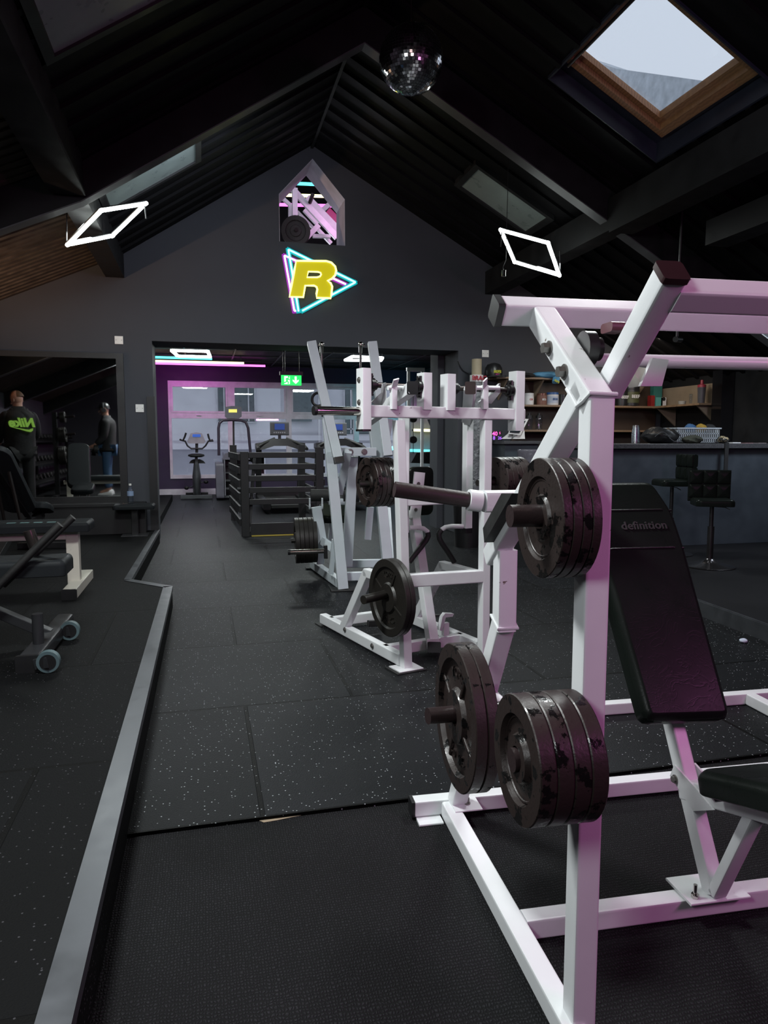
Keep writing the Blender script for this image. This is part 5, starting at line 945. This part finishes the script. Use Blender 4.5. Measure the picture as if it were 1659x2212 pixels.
m = MB(); sl = at(1200, 826, Y=8.44); m.tube(c_+Vector((.1, -.10, .0)), sl, .09, .05, r=.02); m.build('sleeve', MATS['sky_blue_cloth'], o); m = MB(); lettering(m, 'REPS', .035, sl+Vector((-.0, -.035, .01)), (1, 0, -.5), (.5, 0, 1), .004, bold=.001); m.build('jacket_print', YP, o)
c_ = at(1128, 818, Y=8.6); c_.z = 2.035; o = cloth('folded_shirt', c_, .17, .13, .04, plain('black_cloth', (.012, .012, .013), .8, bmp=.4, bscale=20), 9); tag(o, 'black shirts heaped between the cap and the blue jacket', 'shirt')
a_ = at(1030, 776, Y=8.5); b_ = at(1030, 1070, Y=8.5); t = thing('wrapped_roll', 'tall roll of brown card tube wrapped in clear plastic beside the desk', 'roll', (a_.x, 8.5, 0)); CYL('card_tube', Vector((a_.x, 8.5, .1)), Vector((a_.x, 8.5, a_.z)), .062, t, plain('card', (.34, .29, .20), .7)); m = MB(); m.lathe((a_.x, 8.5, .1), (0, 0, 1), [(.08, 0), (.085, .5), (.078, 1.0), (.084, 1.5), (.072, 1.84)], 22); m.build('plastic_wrap', plain('grey_film', (.16, .17, .18), .18, bmp=1, bscale=18, bdist=.03), t)
m = MB(); zz = at(1030, 819, Y=8.42).z; m.lathe((a_.x, 8.5, zz-.03), (0, 0, 1), [(.083, 0), (.083, .085)], 22); m.build('tape_band', cW, t); m = MB(); lettering(m, 'BRAC', .075, Vector((a_.x, 8.408, zz+.012)), (1, 0, 0), (0, 0, 1), .004, bold=.002); m.build('tape_print', emis('red_print', (.4, .02, .04), .3), t)
a_ = at(1052, 950, Y=8.2); t = thing('digital_clock', 'digital clock glowing pink and violet on the desk', 'clock', Vector((a_.x+.1, 8.2, 1.21))); BOXP('clock_body', t, (a_.x-.02, 8.2, 1.207), (a_.x+.20, 8.24, 1.33), BLACKP, .004)
m = MB(); lettering(m, '5:40', .07, (a_.x+.075, 8.196, 1.292), (1, 0, 0), (0, 0, 1), .001, bold=.001); lettering(m, 'S', .04, (a_.x+.165, 8.196, 1.30), (1, 0, 0), (0, 0, 1), .001); m.build('clock_digits', emis('pink_digits', (1, .10, .45), 2), t); m = MB(); lettering(m, '26', .05, (a_.x+.165, 8.196, 1.24), (1, 0, 0), (0, 0, 1), .001); lettering(m, '18', .06, (a_.x+.075, 8.196, 1.24), (1, 0, 0), (0, 0, 1), .001); m.build('clock_digits', emis('violet_digits', (.35, .12, 1), 2), t)
tb = thing('tablet_stand', 'white tablet tilted on a white point-of-sale stand', 'tablet', at(1112, 945, Y=8.15)); tv = lambda x, y, d=0: at(x, y, Y=8.15+d)
m = MB(); m.prism([tv(1098, 937), tv(1124, 940), tv(1142, 905, .12), tv(1111, 904, .12)], (0, .012, 0)); m.build('tablet_bezel', cWr, tb); m = MB(); m.prism([tv(1101, 933.5, -.004), tv(1122, 935, -.004), tv(1136, 909, .10), tv(1112, 909, .10)], (0, .004, 0)); m.build('screen', plain('off_screen', (.02, .025, .03), .1), tb); m = MB(); m.prism([tv(1108, 948, .02), tv(1134, 948, .02), tv(1133, 930, .08), tv(1122, 932, .08)], (0, .10, 0)); m.build('stand', cWr, tb); m = MB(); m.prism([tv(1084, 948), tv(1105, 948), tv(1106, 940, .1), tv(1098, 937, .1)], (0, .02, 0)); m.build('card_reader', cWr, tb)
# bin in the gap
bn = MB(); bnx = at(1150, 1010, Y=7.6).x; bn.lathe((bnx, 7.6, .1), (0, 0, 1), [(.001, 0), (.14, 0), (.17, .96), (.175, .98), (.165, .98), (.001, .92)], 24); o = bn.build('waste_bin', plain('bin_grey', (.03, .03, .035), .4)); tag(o, 'dark waste bin with a clear liner between desk and counter', 'bin'); m = MB(); m.lathe((bnx, 7.6, .1), (0, 0, 1), [(.168, .80), (.178, .99), (.17, 1.01)], 24); m.build('bin_liner', plain('liner_film', (.12, .115, .14), .2, bmp=1, bscale=25), o)
# things on the counter
zc = 1.182
def onc(xp, Y_=6.75): return Vector((at(xp, 950, Y=Y_).x, Y_, zc))
t = thing('plastic_cups', 'stack of clear plastic cups upside down on the counter', 'cups', onc(1373)); c_ = onc(1373); t['label'] = 'nested clear plastic cups standing upside down on the counter'; m = MB(); 
for i in range(6): m.lathe(c_+Vector((0, 0, .018*i)), (0, 0, 1), [(.046, 0), (.046, .004), (.034, .10), (.001, .102)], 22)
m.build('cup_walls', glass('cup_plastic', (.80, .84, .90), .25, 1.35, .45), t)
bg_ = cloth('gym_bag', onc(1428)+Vector((0, .02, .075)), .21, .15, .085, plain('black_nylon', (.010, .010, .011), .45, bmp=.6, bscale=30), 12); tag(bg_, 'black crumpled gym bag with piped seams lying on the counter', 'bag')
m = MB(); c_ = onc(1428)+Vector((0, -.02, .07)); [m.pipe([c_+Vector((-.18+.05*k+.03*i, -.13-.01*math.sin(i), .05*math.sin(i*.55+k)+.0)) for i in range(7)], .003, 6) for k in range(4)]; m.build('bag_piping', GREYP, bg_)
tl_ = cloth('canvas_strap', onc(1487)+Vector((0, -.06, .04)), .12, .08, .045, plain('olive_canvas', (.03, .032, .022), .8, bmp=.4), 21); tag(tl_, 'olive canvas pouch lying in front of the pale plastic basket', 'pouch')
bkx0, bkx1 = onc(1455, 6.85).x, onc(1545, 6.85).x; t = thing('plastic_basket', 'pale grey slotted plastic basket on the counter', 'basket', onc(1500, 6.85)); PLB = plain('pale_plastic', (.36, .39, .42), .45)
m = MB(); yb0, yb1 = 6.78, 7.0
m.box((bkx0-.0, yb0, zc), (bkx1-.02, yb1, zc+.006)); m.box((bkx0-.02, yb0-.012, zc+.155), (bkx1+.01, yb0+.004, zc+.17)); m.box((bkx0-.02, yb1-.004, zc+.155), (bkx1+.01, yb1+.012, zc+.17)); m.box((bkx0-.02, yb0, zc+.155), (bkx0-.004, yb1, zc+.17)); m.box((bkx1-.006, yb0, zc+.155), (bkx1+.01, yb1, zc+.17))
for yy in (yb0, yb1-.004):
    for z_ in (.0, .05, .10): m.box((bkx0, yy, zc+z_), (bkx1-.01, yy+.004, zc+z_+.012))
    n_ = 22
    for i in range(n_+1): x_ = bkx0+(bkx1-.01-bkx0)*i/n_; m.box((x_-.005, yy, zc), (x_+.005, yy+.004, zc+.16))
for xx in (bkx0, bkx1-.014): m.box((xx, yb0, zc), (xx+.004, yb1, zc+.16))
m.build('basket_body', PLB, t)
for xp, mt, lb, sd_ in ((1490, plain('blue_cloth', (.03, .09, .20), .8), 'blue cloth rolled inside the basket', 4), (1513, plain('yellow_cloth', (.28, .17, .02), .8), 'yellow and black glove on top of the basket', 6), (1532, MATS['black_cloth'], 'black cloth bundled in the right end of the basket', 8)):
    c_ = onc(xp, 6.89)+Vector((0, 0, .165)); o = cloth('rolled_cloth', c_, .06, .06, .045, mt, sd_); tag(o, lb, 'cloth', None)
o = cloth('leopard_pouch', onc(1558)+Vector((0, -.03, .04)), .06, .06, .04, iron('leopard', (.012, .011, .010), (.40, .32, .20), .55), 31); tag(o, 'small leopard print pouch beside the basket', 'pouch'); o = cloth('dark_pouch', onc(1548)+Vector((0, .10, .07)), .09, .06, .07, MATS['black_cloth'], 33); tag(o, 'dark bag standing behind the leopard pouch', 'bag')
m = MB(); cst = onc(1567, 6.47); m.box((cst.x-.01, 6.455, .86), (cst.x+.035, 6.465, zc+.01)); o = m.build('hanging_strap', MATS['black_cloth']); tag(o, 'black strap hanging over the counter edge', 'strap')
for xp, lb, cc in ((1585, 'white phone charger lying on the speckled counter end', cWr), (1612, 'pink sheet of paper on the speckled counter end', plain('pink_paper', (.45, .25, .27), .7)), (1640, 'pale leaflet at the far right of the counter', plain('pale_paper', (.40, .33, .34), .7))):
    c_ = onc(xp, 6.65); m = MB(); m.box((c_.x-.05, 6.6, zc), (c_.x+.05, 6.7, zc+.004 if xp > 1590 else zc+.012)); o = m.build('paper_sheet' if xp > 1590 else 'phone_charger', cc); tag(o, lb, 'paper' if xp > 1590 else 'charger')
# boxes and bits on the side shelf
for (x0, x1, y0, y1, mt, nm, lb, cat) in ((1418, 1438, 825, 872, plain('teal_card', (.03, .16, .14), .6), 'snack_box', 'dark teal display box on the side shelf', 'box'), (1417, 1432, 853, 873, plain('mint_card', (.10, .36, .33), .6), 'snack_box', 'mint green carton in front of the teal display box', 'box'), (1432, 1444, 853, 873, cWr, 'snack_box', 'white carton with a round dark mark beside the mint one', 'box'), (1406, 1415, 850, 874, plain('red_foil', (.25, .02, .02), .3), 'snack_packet', 'red foil packet left of the mint carton', 'packet')):
    Yp = 8.72 if nm == 'snack_box' and y0 == 825 else 8.62; a_ = at(x0, y1, Y=Yp); b_ = at(x1, y0, Y=Yp); xx = min(b_.x, 6.12); sh_ = xx-b_.x; m = MB(); m.box((a_.x+sh_, Yp, 1.667), (xx, Yp+.08, 1.667+(b_.z-a_.z)), .003); o = m.build(nm, mt); tag(o, lb, cat)
    if lb.startswith('white'): m = MB(); m.cyl((( a_.x+xx+sh_)/2, Yp-.001, 1.77), ((a_.x+xx+sh_)/2, Yp-.003, 1.77), .025); m.build('round_mark', BLACKP, o)
for yy, r_, h_, mt, nm, lb in ((8.15, .05, .05, plain('pale_bowl', (.3, .3, .28), .5), 'small_bowl', 'small pale bowl on the side shelf'), (7.98, .022, .13, PETG, 'spray_bottle', 'clear slim bottle on the side shelf'), (7.78, .05, .20, plain('smoke_plastic', (.07, .07, .08), .2), 'shaker_bottle', 'tall shaker with a red lid at the end of the side shelf')):
    m = MB(); m.lathe((6.02, yy, 1.667), (0, 0, 1), [(.001, 0), (r_*.8, 0), (r_, h_), (r_*.9, h_), (.001, h_*.95)], 20); o = m.build(nm, mt); tag(o, lb, 'bottle' if 'bottle' in nm else 'bowl')
    if 'red' in lb: m = MB(); m.lathe((6.02, yy, 1.667+h_), (0, 0, 1), [(.001, 0), (.05, 0), (.05, .03), (.02, .04), (.018, .09), (.001, .09)], 20); m.build('bottle_lid', plain('red_lid', (.30, .03, .05), .4), o)
# crumpled tissue, cctv camera, second floor items
tp = at(1606, 1388, Z=0); o = cloth('crumpled_tissue', tp+Vector((0, 0, .012)), .024, .022, .014, plain('tissue', (.45, .50, .60), .9), 41); tag(o, 'crumpled pale blue tissue on the floor by the step', 'tissue')
cp_ = at(1462, 735, Y=5.6); t = thing('ceiling_camera', 'small black camera hanging under the roof slope above the bar', 'camera', cp_); m = MB(); m.cyl(cp_+Vector((-.05, -.05, 0)), cp_+Vector((.05, .02, .01)), .025); m.build('camera_body', BLACKP, t); CYL('camera_mount', cp_, Vector((cp_.x, cp_.y, RZ(cp_.x))), .012, t, BLACKP)
sp_ = at(948, 915, Y=8.6) if False else at(955, 915, Y=9.9); t = thing('wall_speaker', 'black angled wall speaker at the right end of the opening', 'speaker', sp_); m = MB(); m.prism([at(932, 905, Y=9.9), at(985, 905, Y=9.9), at(990, 925, Y=9.9), at(968, 930, Y=9.9), at(938, 920, Y=9.9)], (0, .2, 0)); m.build('speaker_body', BLACKP, t)
hb = thing('gym_ball_tub', 'black upright kit bin behind the row machine', 'bin', at(1005, 1190, Z=0)); m = MB(); k_ = at(1010, 1180, Z=0); m.lathe(k_, (0, 0, 1), [(.001, 0), (.15, 0), (.17, .5), (.16, .52), (.001, .48)], 24); m.build('bin_body', BLACKP, hb)
for nm, tx in (('s', 0),): pass
hb['category'] = 'bin'; hb.name = 'kit_bin'
# cable on wall beside the opening
m = MB(); m.pipe([at(989, 780, Y=8.84), at(993, 790, Y=8.83), at(1000, 800, Y=8.83), at(1012, 808, Y=8.83)], .006, 6); o = m.build('wall_cable', BLACKP); tag(o, 'thin black cable looping down the wall beside the opening', 'cable')
# ================================================================== PEOPLE (on the platform left of the frame, seen in the mirror)
def skin_mesh(nodes, edges, sub=2):
    """nodes {name: (pos, radius)}; smooth tapered surface grown over connected joints"""
    me = bpy.data.meshes.new('sk'); ks = list(nodes); me.from_pydata([nodes[k][0] for k in ks], [(ks.index(a), ks.index(b)) for a, b in edges], []); o = bpy.data.objects.new('sk', me); COL.objects.link(o)
    o.modifiers.new('s', 'SKIN'); 
    if not me.skin_vertices: me.attributes.new
    for i, k in enumerate(ks):
        r_ = nodes[k][1]; me.skin_vertices[0].data[i].radius = r_ if isinstance(r_, tuple) else (r_, r_)
    me.skin_vertices[0].data[0].use_root = True
    sb = o.modifiers.new('b', 'SUBSURF'); sb.levels = sb.render_levels = sub
    dg = bpy.context.evaluated_depsgraph_get(); out = bpy.data.meshes.new_from_object(o.evaluated_get(dg)); bpy.data.objects.remove(o); return out
def skin_obj(name, nodes, edges, mat, par, extra=None, sub=2):
    me = skin_mesh(nodes, edges, sub); V = [v.co.copy() for v in me.vertices]; Fc = [tuple(p.vertices) for p in me.polygons]; m = MB(); m.add(V, Fc)
    if extra: m.add(extra.v, extra.f)
    return m.build(name, mat, par, sharp=80)
SKIN = plain('skin', (.42, .22, .155), .5, var=.05)
bulk = .035
def figure(root_name, label, base, rot, pose, head_dir, hair, cloth_top, cloth_leg, extras):
    t = thing(root_name, label, 'person', base); B = Vector(base); R_ = Matrix.Rotation(rot, 3, 'Z')
    P = {k: (B+R_ @ Vector(v[0]), v[1]) for k, v in pose.items()}
    body_e = [('pelvis', 'belly'), ('belly', 'chest'), ('chest', 'neck'), ('neck', 'jaw'), ('jaw', 'crown')]
    for s in 'lr': body_e += [('pelvis', s+'hip'), (s+'hip', s+'knee'), (s+'knee', s+'ankle'), (s+'ankle', s+'toe'), ('chest', s+'sho'), (s+'sho', s+'elb'), (s+'elb', s+'wri'), (s+'wri', s+'palm')]
    head = P['crown'][0]; jaw = P['jaw'][0]; f = (R_ @ Vector(head_dir)).normalized(); side = f.cross(Vector((0, 0, 1))).normalized()
    ex = MB(); hc_ = (head+jaw)/2+Vector((0, 0, .01)); upv = side.cross(f)
    ex.ball(hc_+upv*.02, .092, (.86, 1.0, 1.2), 20, 14); ex.tube(hc_+f*.085+upv*.01, hc_+f*.115-upv*.025, .022, .02, r=.008); ex.tube(hc_+f*.088-upv*.055-side*.02, hc_+f*.088-upv*.055+side*.02, .012, .012, r=.004)
    for s in (-1, 1): ex.ball(hc_+side*s*.083-f*.008-upv*.012, .026, (.5, .5, 1.15), 10, 8)
    # hands: palm and five separate fingers curled round a bar
    for s in 'lr':
        pw, pm = P[s+'wri'][0], P[s+'palm'][0]; d = (pm-pw).normalized(); hs = (R_ @ Vector((0, 1, 0)))
        for k in range(4):
            o_ = pm+hs*(-.03+.02*k)+d*.02; ln_ = (.030, .036, .034, .026)[k]; inward = R_ @ Vector((.0, 0, 0)); cdir = (R_ @ Vector((1 if s == 'l' else -1, 0, 0)))
            ex.pipe([o_, o_+d*ln_, o_+d*(ln_+.02)+cdir*.015, o_+d*(ln_+.012)+cdir*.036, o_+d*(ln_-.012)+cdir*.04], .0085, 8)
        ex.pipe([pw+d*.03+hs*.03, pw+d*.055+hs*.05, pw+d*.075+hs*.052+(R_ @ Vector((1 if s == 'l' else -1, 0, 0)))*.02], .0095, 8)
    skin_obj('body', P, body_e, SKIN, t, ex)
    m = MB()
    for s in (-1, 1): m.ball(hc_+f*.083+side*s*.032+upv*.018, .012, (1, 1, .7), 10, 8)
    m.build('eyes', plain('eye_dark', (.03, .025, .02), .2), t)
    topd = {k: (p, tuple(q*1.0 for q in ((r_ if isinstance(r_, tuple) else (r_, r_))))) for k, (p, r_) in P.items()}
    g = lambda ks, e: {k: (topd[k][0], tuple(q+e for q in topd[k][1])) for k in ks}
    tor = MB(); tor.loft([[B + R_ @ Vector((rx*math.cos(q_), yo+ry*math.sin(q_), z_)) for q_ in [2*PI*i/28 for i in range(28)]] for z_, rx, ry, yo in ((.84, .170+bulk, .120+bulk, 0), (.87, .182+bulk, .130+bulk, 0), (.95, .172+bulk, .122+bulk, 0), (1.1, .170+bulk, .125+bulk, 0), (1.25, .182+bulk, .130+bulk, -.005), (1.36, .190+bulk, .122+bulk, -.012), (1.42, .178+bulk, .105+bulk, -.012), (1.47, .135+bulk*.5, .088+bulk*.4, -.01), (1.50, .085+bulk*.4, .075+bulk*.3, 0), (1.535, .068+bulk*.4, .068+bulk*.3, .005))])
    for s_ in 'lr':
        C_ = [P['chest'][0].lerp(P[s_+'sho'][0], .6), P[s_+'sho'][0], P[s_+'sho'][0].lerp(P[s_+'elb'][0], .5), P[s_+'elb'][0], P[s_+'elb'][0].lerp(P[s_+'wri'][0], .5), P[s_+'elb'][0].lerp(P[s_+'wri'][0], .92)]
        nd = {str(i): (p_, r_+bulk*.5) for i, (p_, r_) in enumerate(zip(C_, (.07, .078, .062, .055, .048, .036)))}; am = skin_mesh(nd, [(str(i), str(i+1)) for i in range(5)]); tor.add([v.co.copy() for v in am.vertices], [tuple(p.vertices) for p in am.polygons])
    tor.build('top', cloth_top, t, sharp=80)
    L_ = g(['pelvis', 'lhip', 'lknee', 'lankle', 'rhip', 'rknee', 'rankle'], .018); L_['pelvis'] = (P['pelvis'][0]-Vector((0, 0, .02)), tuple(q+.012 for q in topd['pelvis'][1]))
    for s in 'lr': L_[s+'ankle'] = (P[s+'ankle'][0]+Vector((0, 0, .02)), .062)
    skin_obj('trousers', L_, [x for s in 'lr' for x in (('pelvis', s+'hip'), (s+'hip', s+'knee'), (s+'knee', s+'ankle'))], cloth_leg, t)
    for s in 'lr':
        a_, b_ = P[s+'ankle'][0], P[s+'toe'][0]; m = MB(); d = (b_-a_); d.z = 0; d.normalize(); sd3 = d.cross(Vector((0, 0, 1)))
        m.loft([[Vector((a_.x, a_.y, B.z))+d*x_+sd3*w_*math.cos(q_)+Vector((0, 0, max(0, h_*math.sin(q_))+ .0)) for q_ in [PI*i/10 for i in range(11)]] for x_, w_, h_ in ((-.08, .02, .05), (-.06, .038, .09), (0, .042, .10), (.08, .045, .07), (.15, .045, .05), (.19, .02, .02))]); m.build('shoe', cWr if 'jeans' in label else BLACKP, t)
    m = MB(); nb_ = 16
    m.loft([[hc_+upv*(.02+.1*z_+.004)+(side*math.cos(a)*.84+f*(math.sin(a)-.10))*(.097*math.sqrt(max(0, 1-(z_*.92)**2))) for a in [2*PI*i/20 for i in range(20)]] for z_ in (-.1, .10, .35, .6, .85, 1.04)]); m.build('hair', hair, t)
    extras(t, hc_, f, side, upv, R_, P, B); return t
POSE = dict(pelvis=((0, 0, .96), (.155, .115)), belly=((0, .0, 1.14), (.15, .11)), chest=((0, -.01, 1.34), (.145, .10)), neck=((0, .0, 1.50), .058), jaw=((0, .03, 1.57), .066), crown=((0, .03, 1.67), .082),
    lhip=((.10, 0, .88), .085), lknee=((.11, .02, .50), .06), lankle=((.12, 0, .09), .042), ltoe=((.13, .16, .04), .034), rhip=((-.10, 0, .88), .085), rknee=((-.11, .02, .50), .06), rankle=((-.12, 0, .09), .042), rtoe=((-.13, .16, .04), .034),
    lsho=((.185, -.01, 1.41), .05), lelb=((.25, .06, 1.16), .045), lwri=((.20, .25, 1.02), .030), lpalm=((.19, .31, 1.00), (.038, .018)), rsho=((-.185, -.01, 1.41), .05), relb=((-.25, .06, 1.16), .045), rwri=((-.20, .25, 1.02), .030), rpalm=((-.19, .31, 1.00), (.038, .018)))
HOOD = plain('black_hoodie_cloth', (.008, .008, .009), .85, bmp=.3, bscale=14, bdist=.02); LIME = emis('lime_print', (.32, .62, .08), .35)
def ex1(t, hc_, f, side, upv, R_, P, B):
    c = P['neck'][0]+Vector((0, 0, -.05)); bk_ = R_ @ Vector((0, -1, 0)); rt_ = R_ @ Vector((1, 0, 0)); m = MB()
    m.pipe([c+Vector((0, 0, .03))+rt_*.095*math.cos(a)+bk_*(.08*math.sin(a)+.02)-Vector((0, 0, .06*max(0, math.sin(a)))) for a in [2*PI*i/18 for i in range(18)]], .033, 10, True); m.ball(c+bk_*.10-Vector((0, 0, .06)), .09, (1.2, .45, .9)); m.build('hood', HOOD, t)
    ctr = P['chest'][0]+bk_*.150+Vector((0, 0, -.06)); er = -rt_*-1; er = rt_
    m = MB(); lettering(m, 'Nike', .17, ctr-Vector((0, 0, -.02)), er, (0, 0, 1), .02, bold=.006, shear=.25); pr = m.build('back_print', LIME, t)
    m = MB(); sw = [(-.13, -.055), (-.125, -.085), (-.10, -.105), (-.06, -.10), (.16, -.035), (-.045, -.072), (-.085, -.075), (-.105, -.062)]; m.prism([ctr+er*x_+Vector((0, 0, z_))-bk_*.02 for x_, z_ in sw], bk_*.045); m.build('back_print', LIME, t)
figure('person', 'person in a black hoodie with lime lettering, looking down, reflected in the mirror', (-2.52, 6.45, ZP), PI-.5, POSE, (.55, .8, -.35), plain('ginger_hair', (.10, .045, .02), .7), HOOD, plain('black_trousers', (.009, .009, .010), .8), ex1)
P2 = dict(POSE); P2.update(lelb=((.24, .02, 1.13), .045), lwri=((.24, .20, .96), .030), lpalm=((.24, .27, .93), (.038, .018)), relb=((-.24, -.02, 1.12), .045), rwri=((-.25, .12, .90), .030), rpalm=((-.25, .16, .85), (.038, .018)))
def ex2(t, hc_, f, side, upv, R_, P, B):
    m = MB(); m.loft([[hc_+upv*(.045+.1*z_)+(side*math.cos(a)*.9+f*(math.sin(a)))*(.101*math.sqrt(max(0, 1-(z_*.9)**2))) for a in [2*PI*i/20 for i in range(20)]] for z_ in (0, .3, .6, .9, 1.04)]); m.prism([hc_+upv*.055+f*.08-side*.075, hc_+upv*.05+f*.17-side*.05, hc_+upv*.05+f*.18, hc_+upv*.05+f*.17+side*.05, hc_+upv*.055+f*.08+side*.075], upv*.008); m.build('cap', BLACKP, t)
    m = MB(); m.pipe([hc_+side*.112*math.cos(a)+upv*(.145*math.sin(a)+.0) for a in [PI*i/14 for i in range(15)]], .010, 8); [m.cyl(hc_+side*s*.085, hc_+side*s*.12, .042, n=18) for s in (-1, 1)]; m.build('headphones', GREYP, t)
b2 = Vector((-1.80, 2.75, ZP)); figure('person', 'person in blue jeans, cap and headphones holding two dumbbells, reflected in the mirror', b2, PI/2, P2, (0, 1, -.12), BLACKP, plain('black_top', (.012, .012, .013), .85), plain('blue_jeans', (.035, .085, .17), .8, bmp=.3, bscale=12, bdist=.02), ex2)
R2 = Matrix.Rotation(PI/2, 3, 'Z')
for k, s in (('l', 1), ('r', -1)):
    p_ = b2+R2 @ Vector(P2[k+'palm'][0]) + R2 @ Vector((-.035*s*-1 if 0 else .035*(1 if s > 0 else -1), .02, -.03)); dumbbell(p_, 'large grey dumbbell held in the %s hand of the person in jeans' % ('left' if s > 0 else 'right'), 'dumbbells held by the person in jeans', .08, .22, R2 @ Vector((.15, 1, .1)))
# ================================================================== LIGHT
wd_ = bpy.data.worlds.new('sky'); SC.world = wd_; wd_.use_nodes = True; bg = wd_.node_tree.nodes['Background']; bg.inputs[0].default_value = (.70, .79, .93, 1); bg.inputs[1].default_value = .95
area('lamp_left', (-.74, 6.66, 2.98), (-.5, 6.6, 0), .5, 40, (.93, 1, .98)); area('lamp_right', (3.19, 6.75, 3.0), (3.0, 6.6, 0), .5, 40, (.93, 1, .98))
area('lamp_left_near', (-.75, 2.4, 3.0), (-.1, 2.6, 0), .5, 105, (.95, 1, .99)); area('lamp_right_near', (2.3, 3.3, 3.2), (2.0, 2.6, 0), .5, 45, (.95, 1, .99))
area('lamp_behind', (-1.45, -.3, 2.5), (1.0, 1.8, .8), .6, 34, (.92, .98, 1.0))
area('neon_pink', (2.9, -.6, 2.2), (.9, 1.5, 1.0), 1.3, 34, (1, .27, .78), .2); area('neon_peach', (.7, .6, 3.3), (1.0, 2.0, 1.3), .8, 5, (1, .72, .70), .3)
area('wall_wash', (.3, 6.6, 3.4), (.2, 8.85, 2.7), 1.2, 16, (.8, .9, 1))
_s = bpy.data.lights.new('warm_left', 'SPOT'); _s.energy = 260; _s.color = (1, .62, .38); _s.spot_size = 1.9; _s.spot_blend = 1; _s.shadow_soft_size = .03; _o = bpy.data.objects.new('warm_left', _s); COL.objects.link(_o); _o.location = (-3.3, 6.9, 1.6); _o.rotation_euler = (Vector((-2.3, 7.3, 3.0))-Vector(_o.location)).to_track_quat('-Z', 'Y').to_euler()
for x, y in ((-.2, 13.4), (2.6, 12.8), (1.2, 10.8)): area('cardio_lamp', (x, y, 2.60), (x, y, 0), .6, 48, (.93, 1, .99))
area('cardio_magenta', (-.3, 15.3, 2.65), (-.4, 16.6, 2.2), 1.2, 7, (1, .15, .9), .1); area('cardio_cyan', (4.6, 15.2, 1.0), (4.4, 16.6, 1.1), .8, 8, (.1, .8, 1), .1)
area('loft_pink', (2.2, 9.9, 4.4), (1.3, 10.8, 3.8), .7, 8, (1, .45, .9)); area('loft_white', (.6, 9.7, 3.3), (1.3, 10.8, 3.8), .4, 4, (1, .95, 1)); area('reveal_wash', (1.3, 11.9, 3.5), (1.35, 9.2, 4.2), .8, 16, (.85, .85, 1))
area('bar_lamp', (5.2, 7.6, 2.3), (5.0, 8.6, 1.2), .5, 9, (1, .85, .7)); area('counter_lamp', (5.5, 5.4, 2.2), (5.6, 6.5, .7), .4, 22, (.8, .9, 1))
SC.view_settings.view_transform = 'Standard'; SC.view_settings.look = 'None'; SC.view_settings.exposure = 0
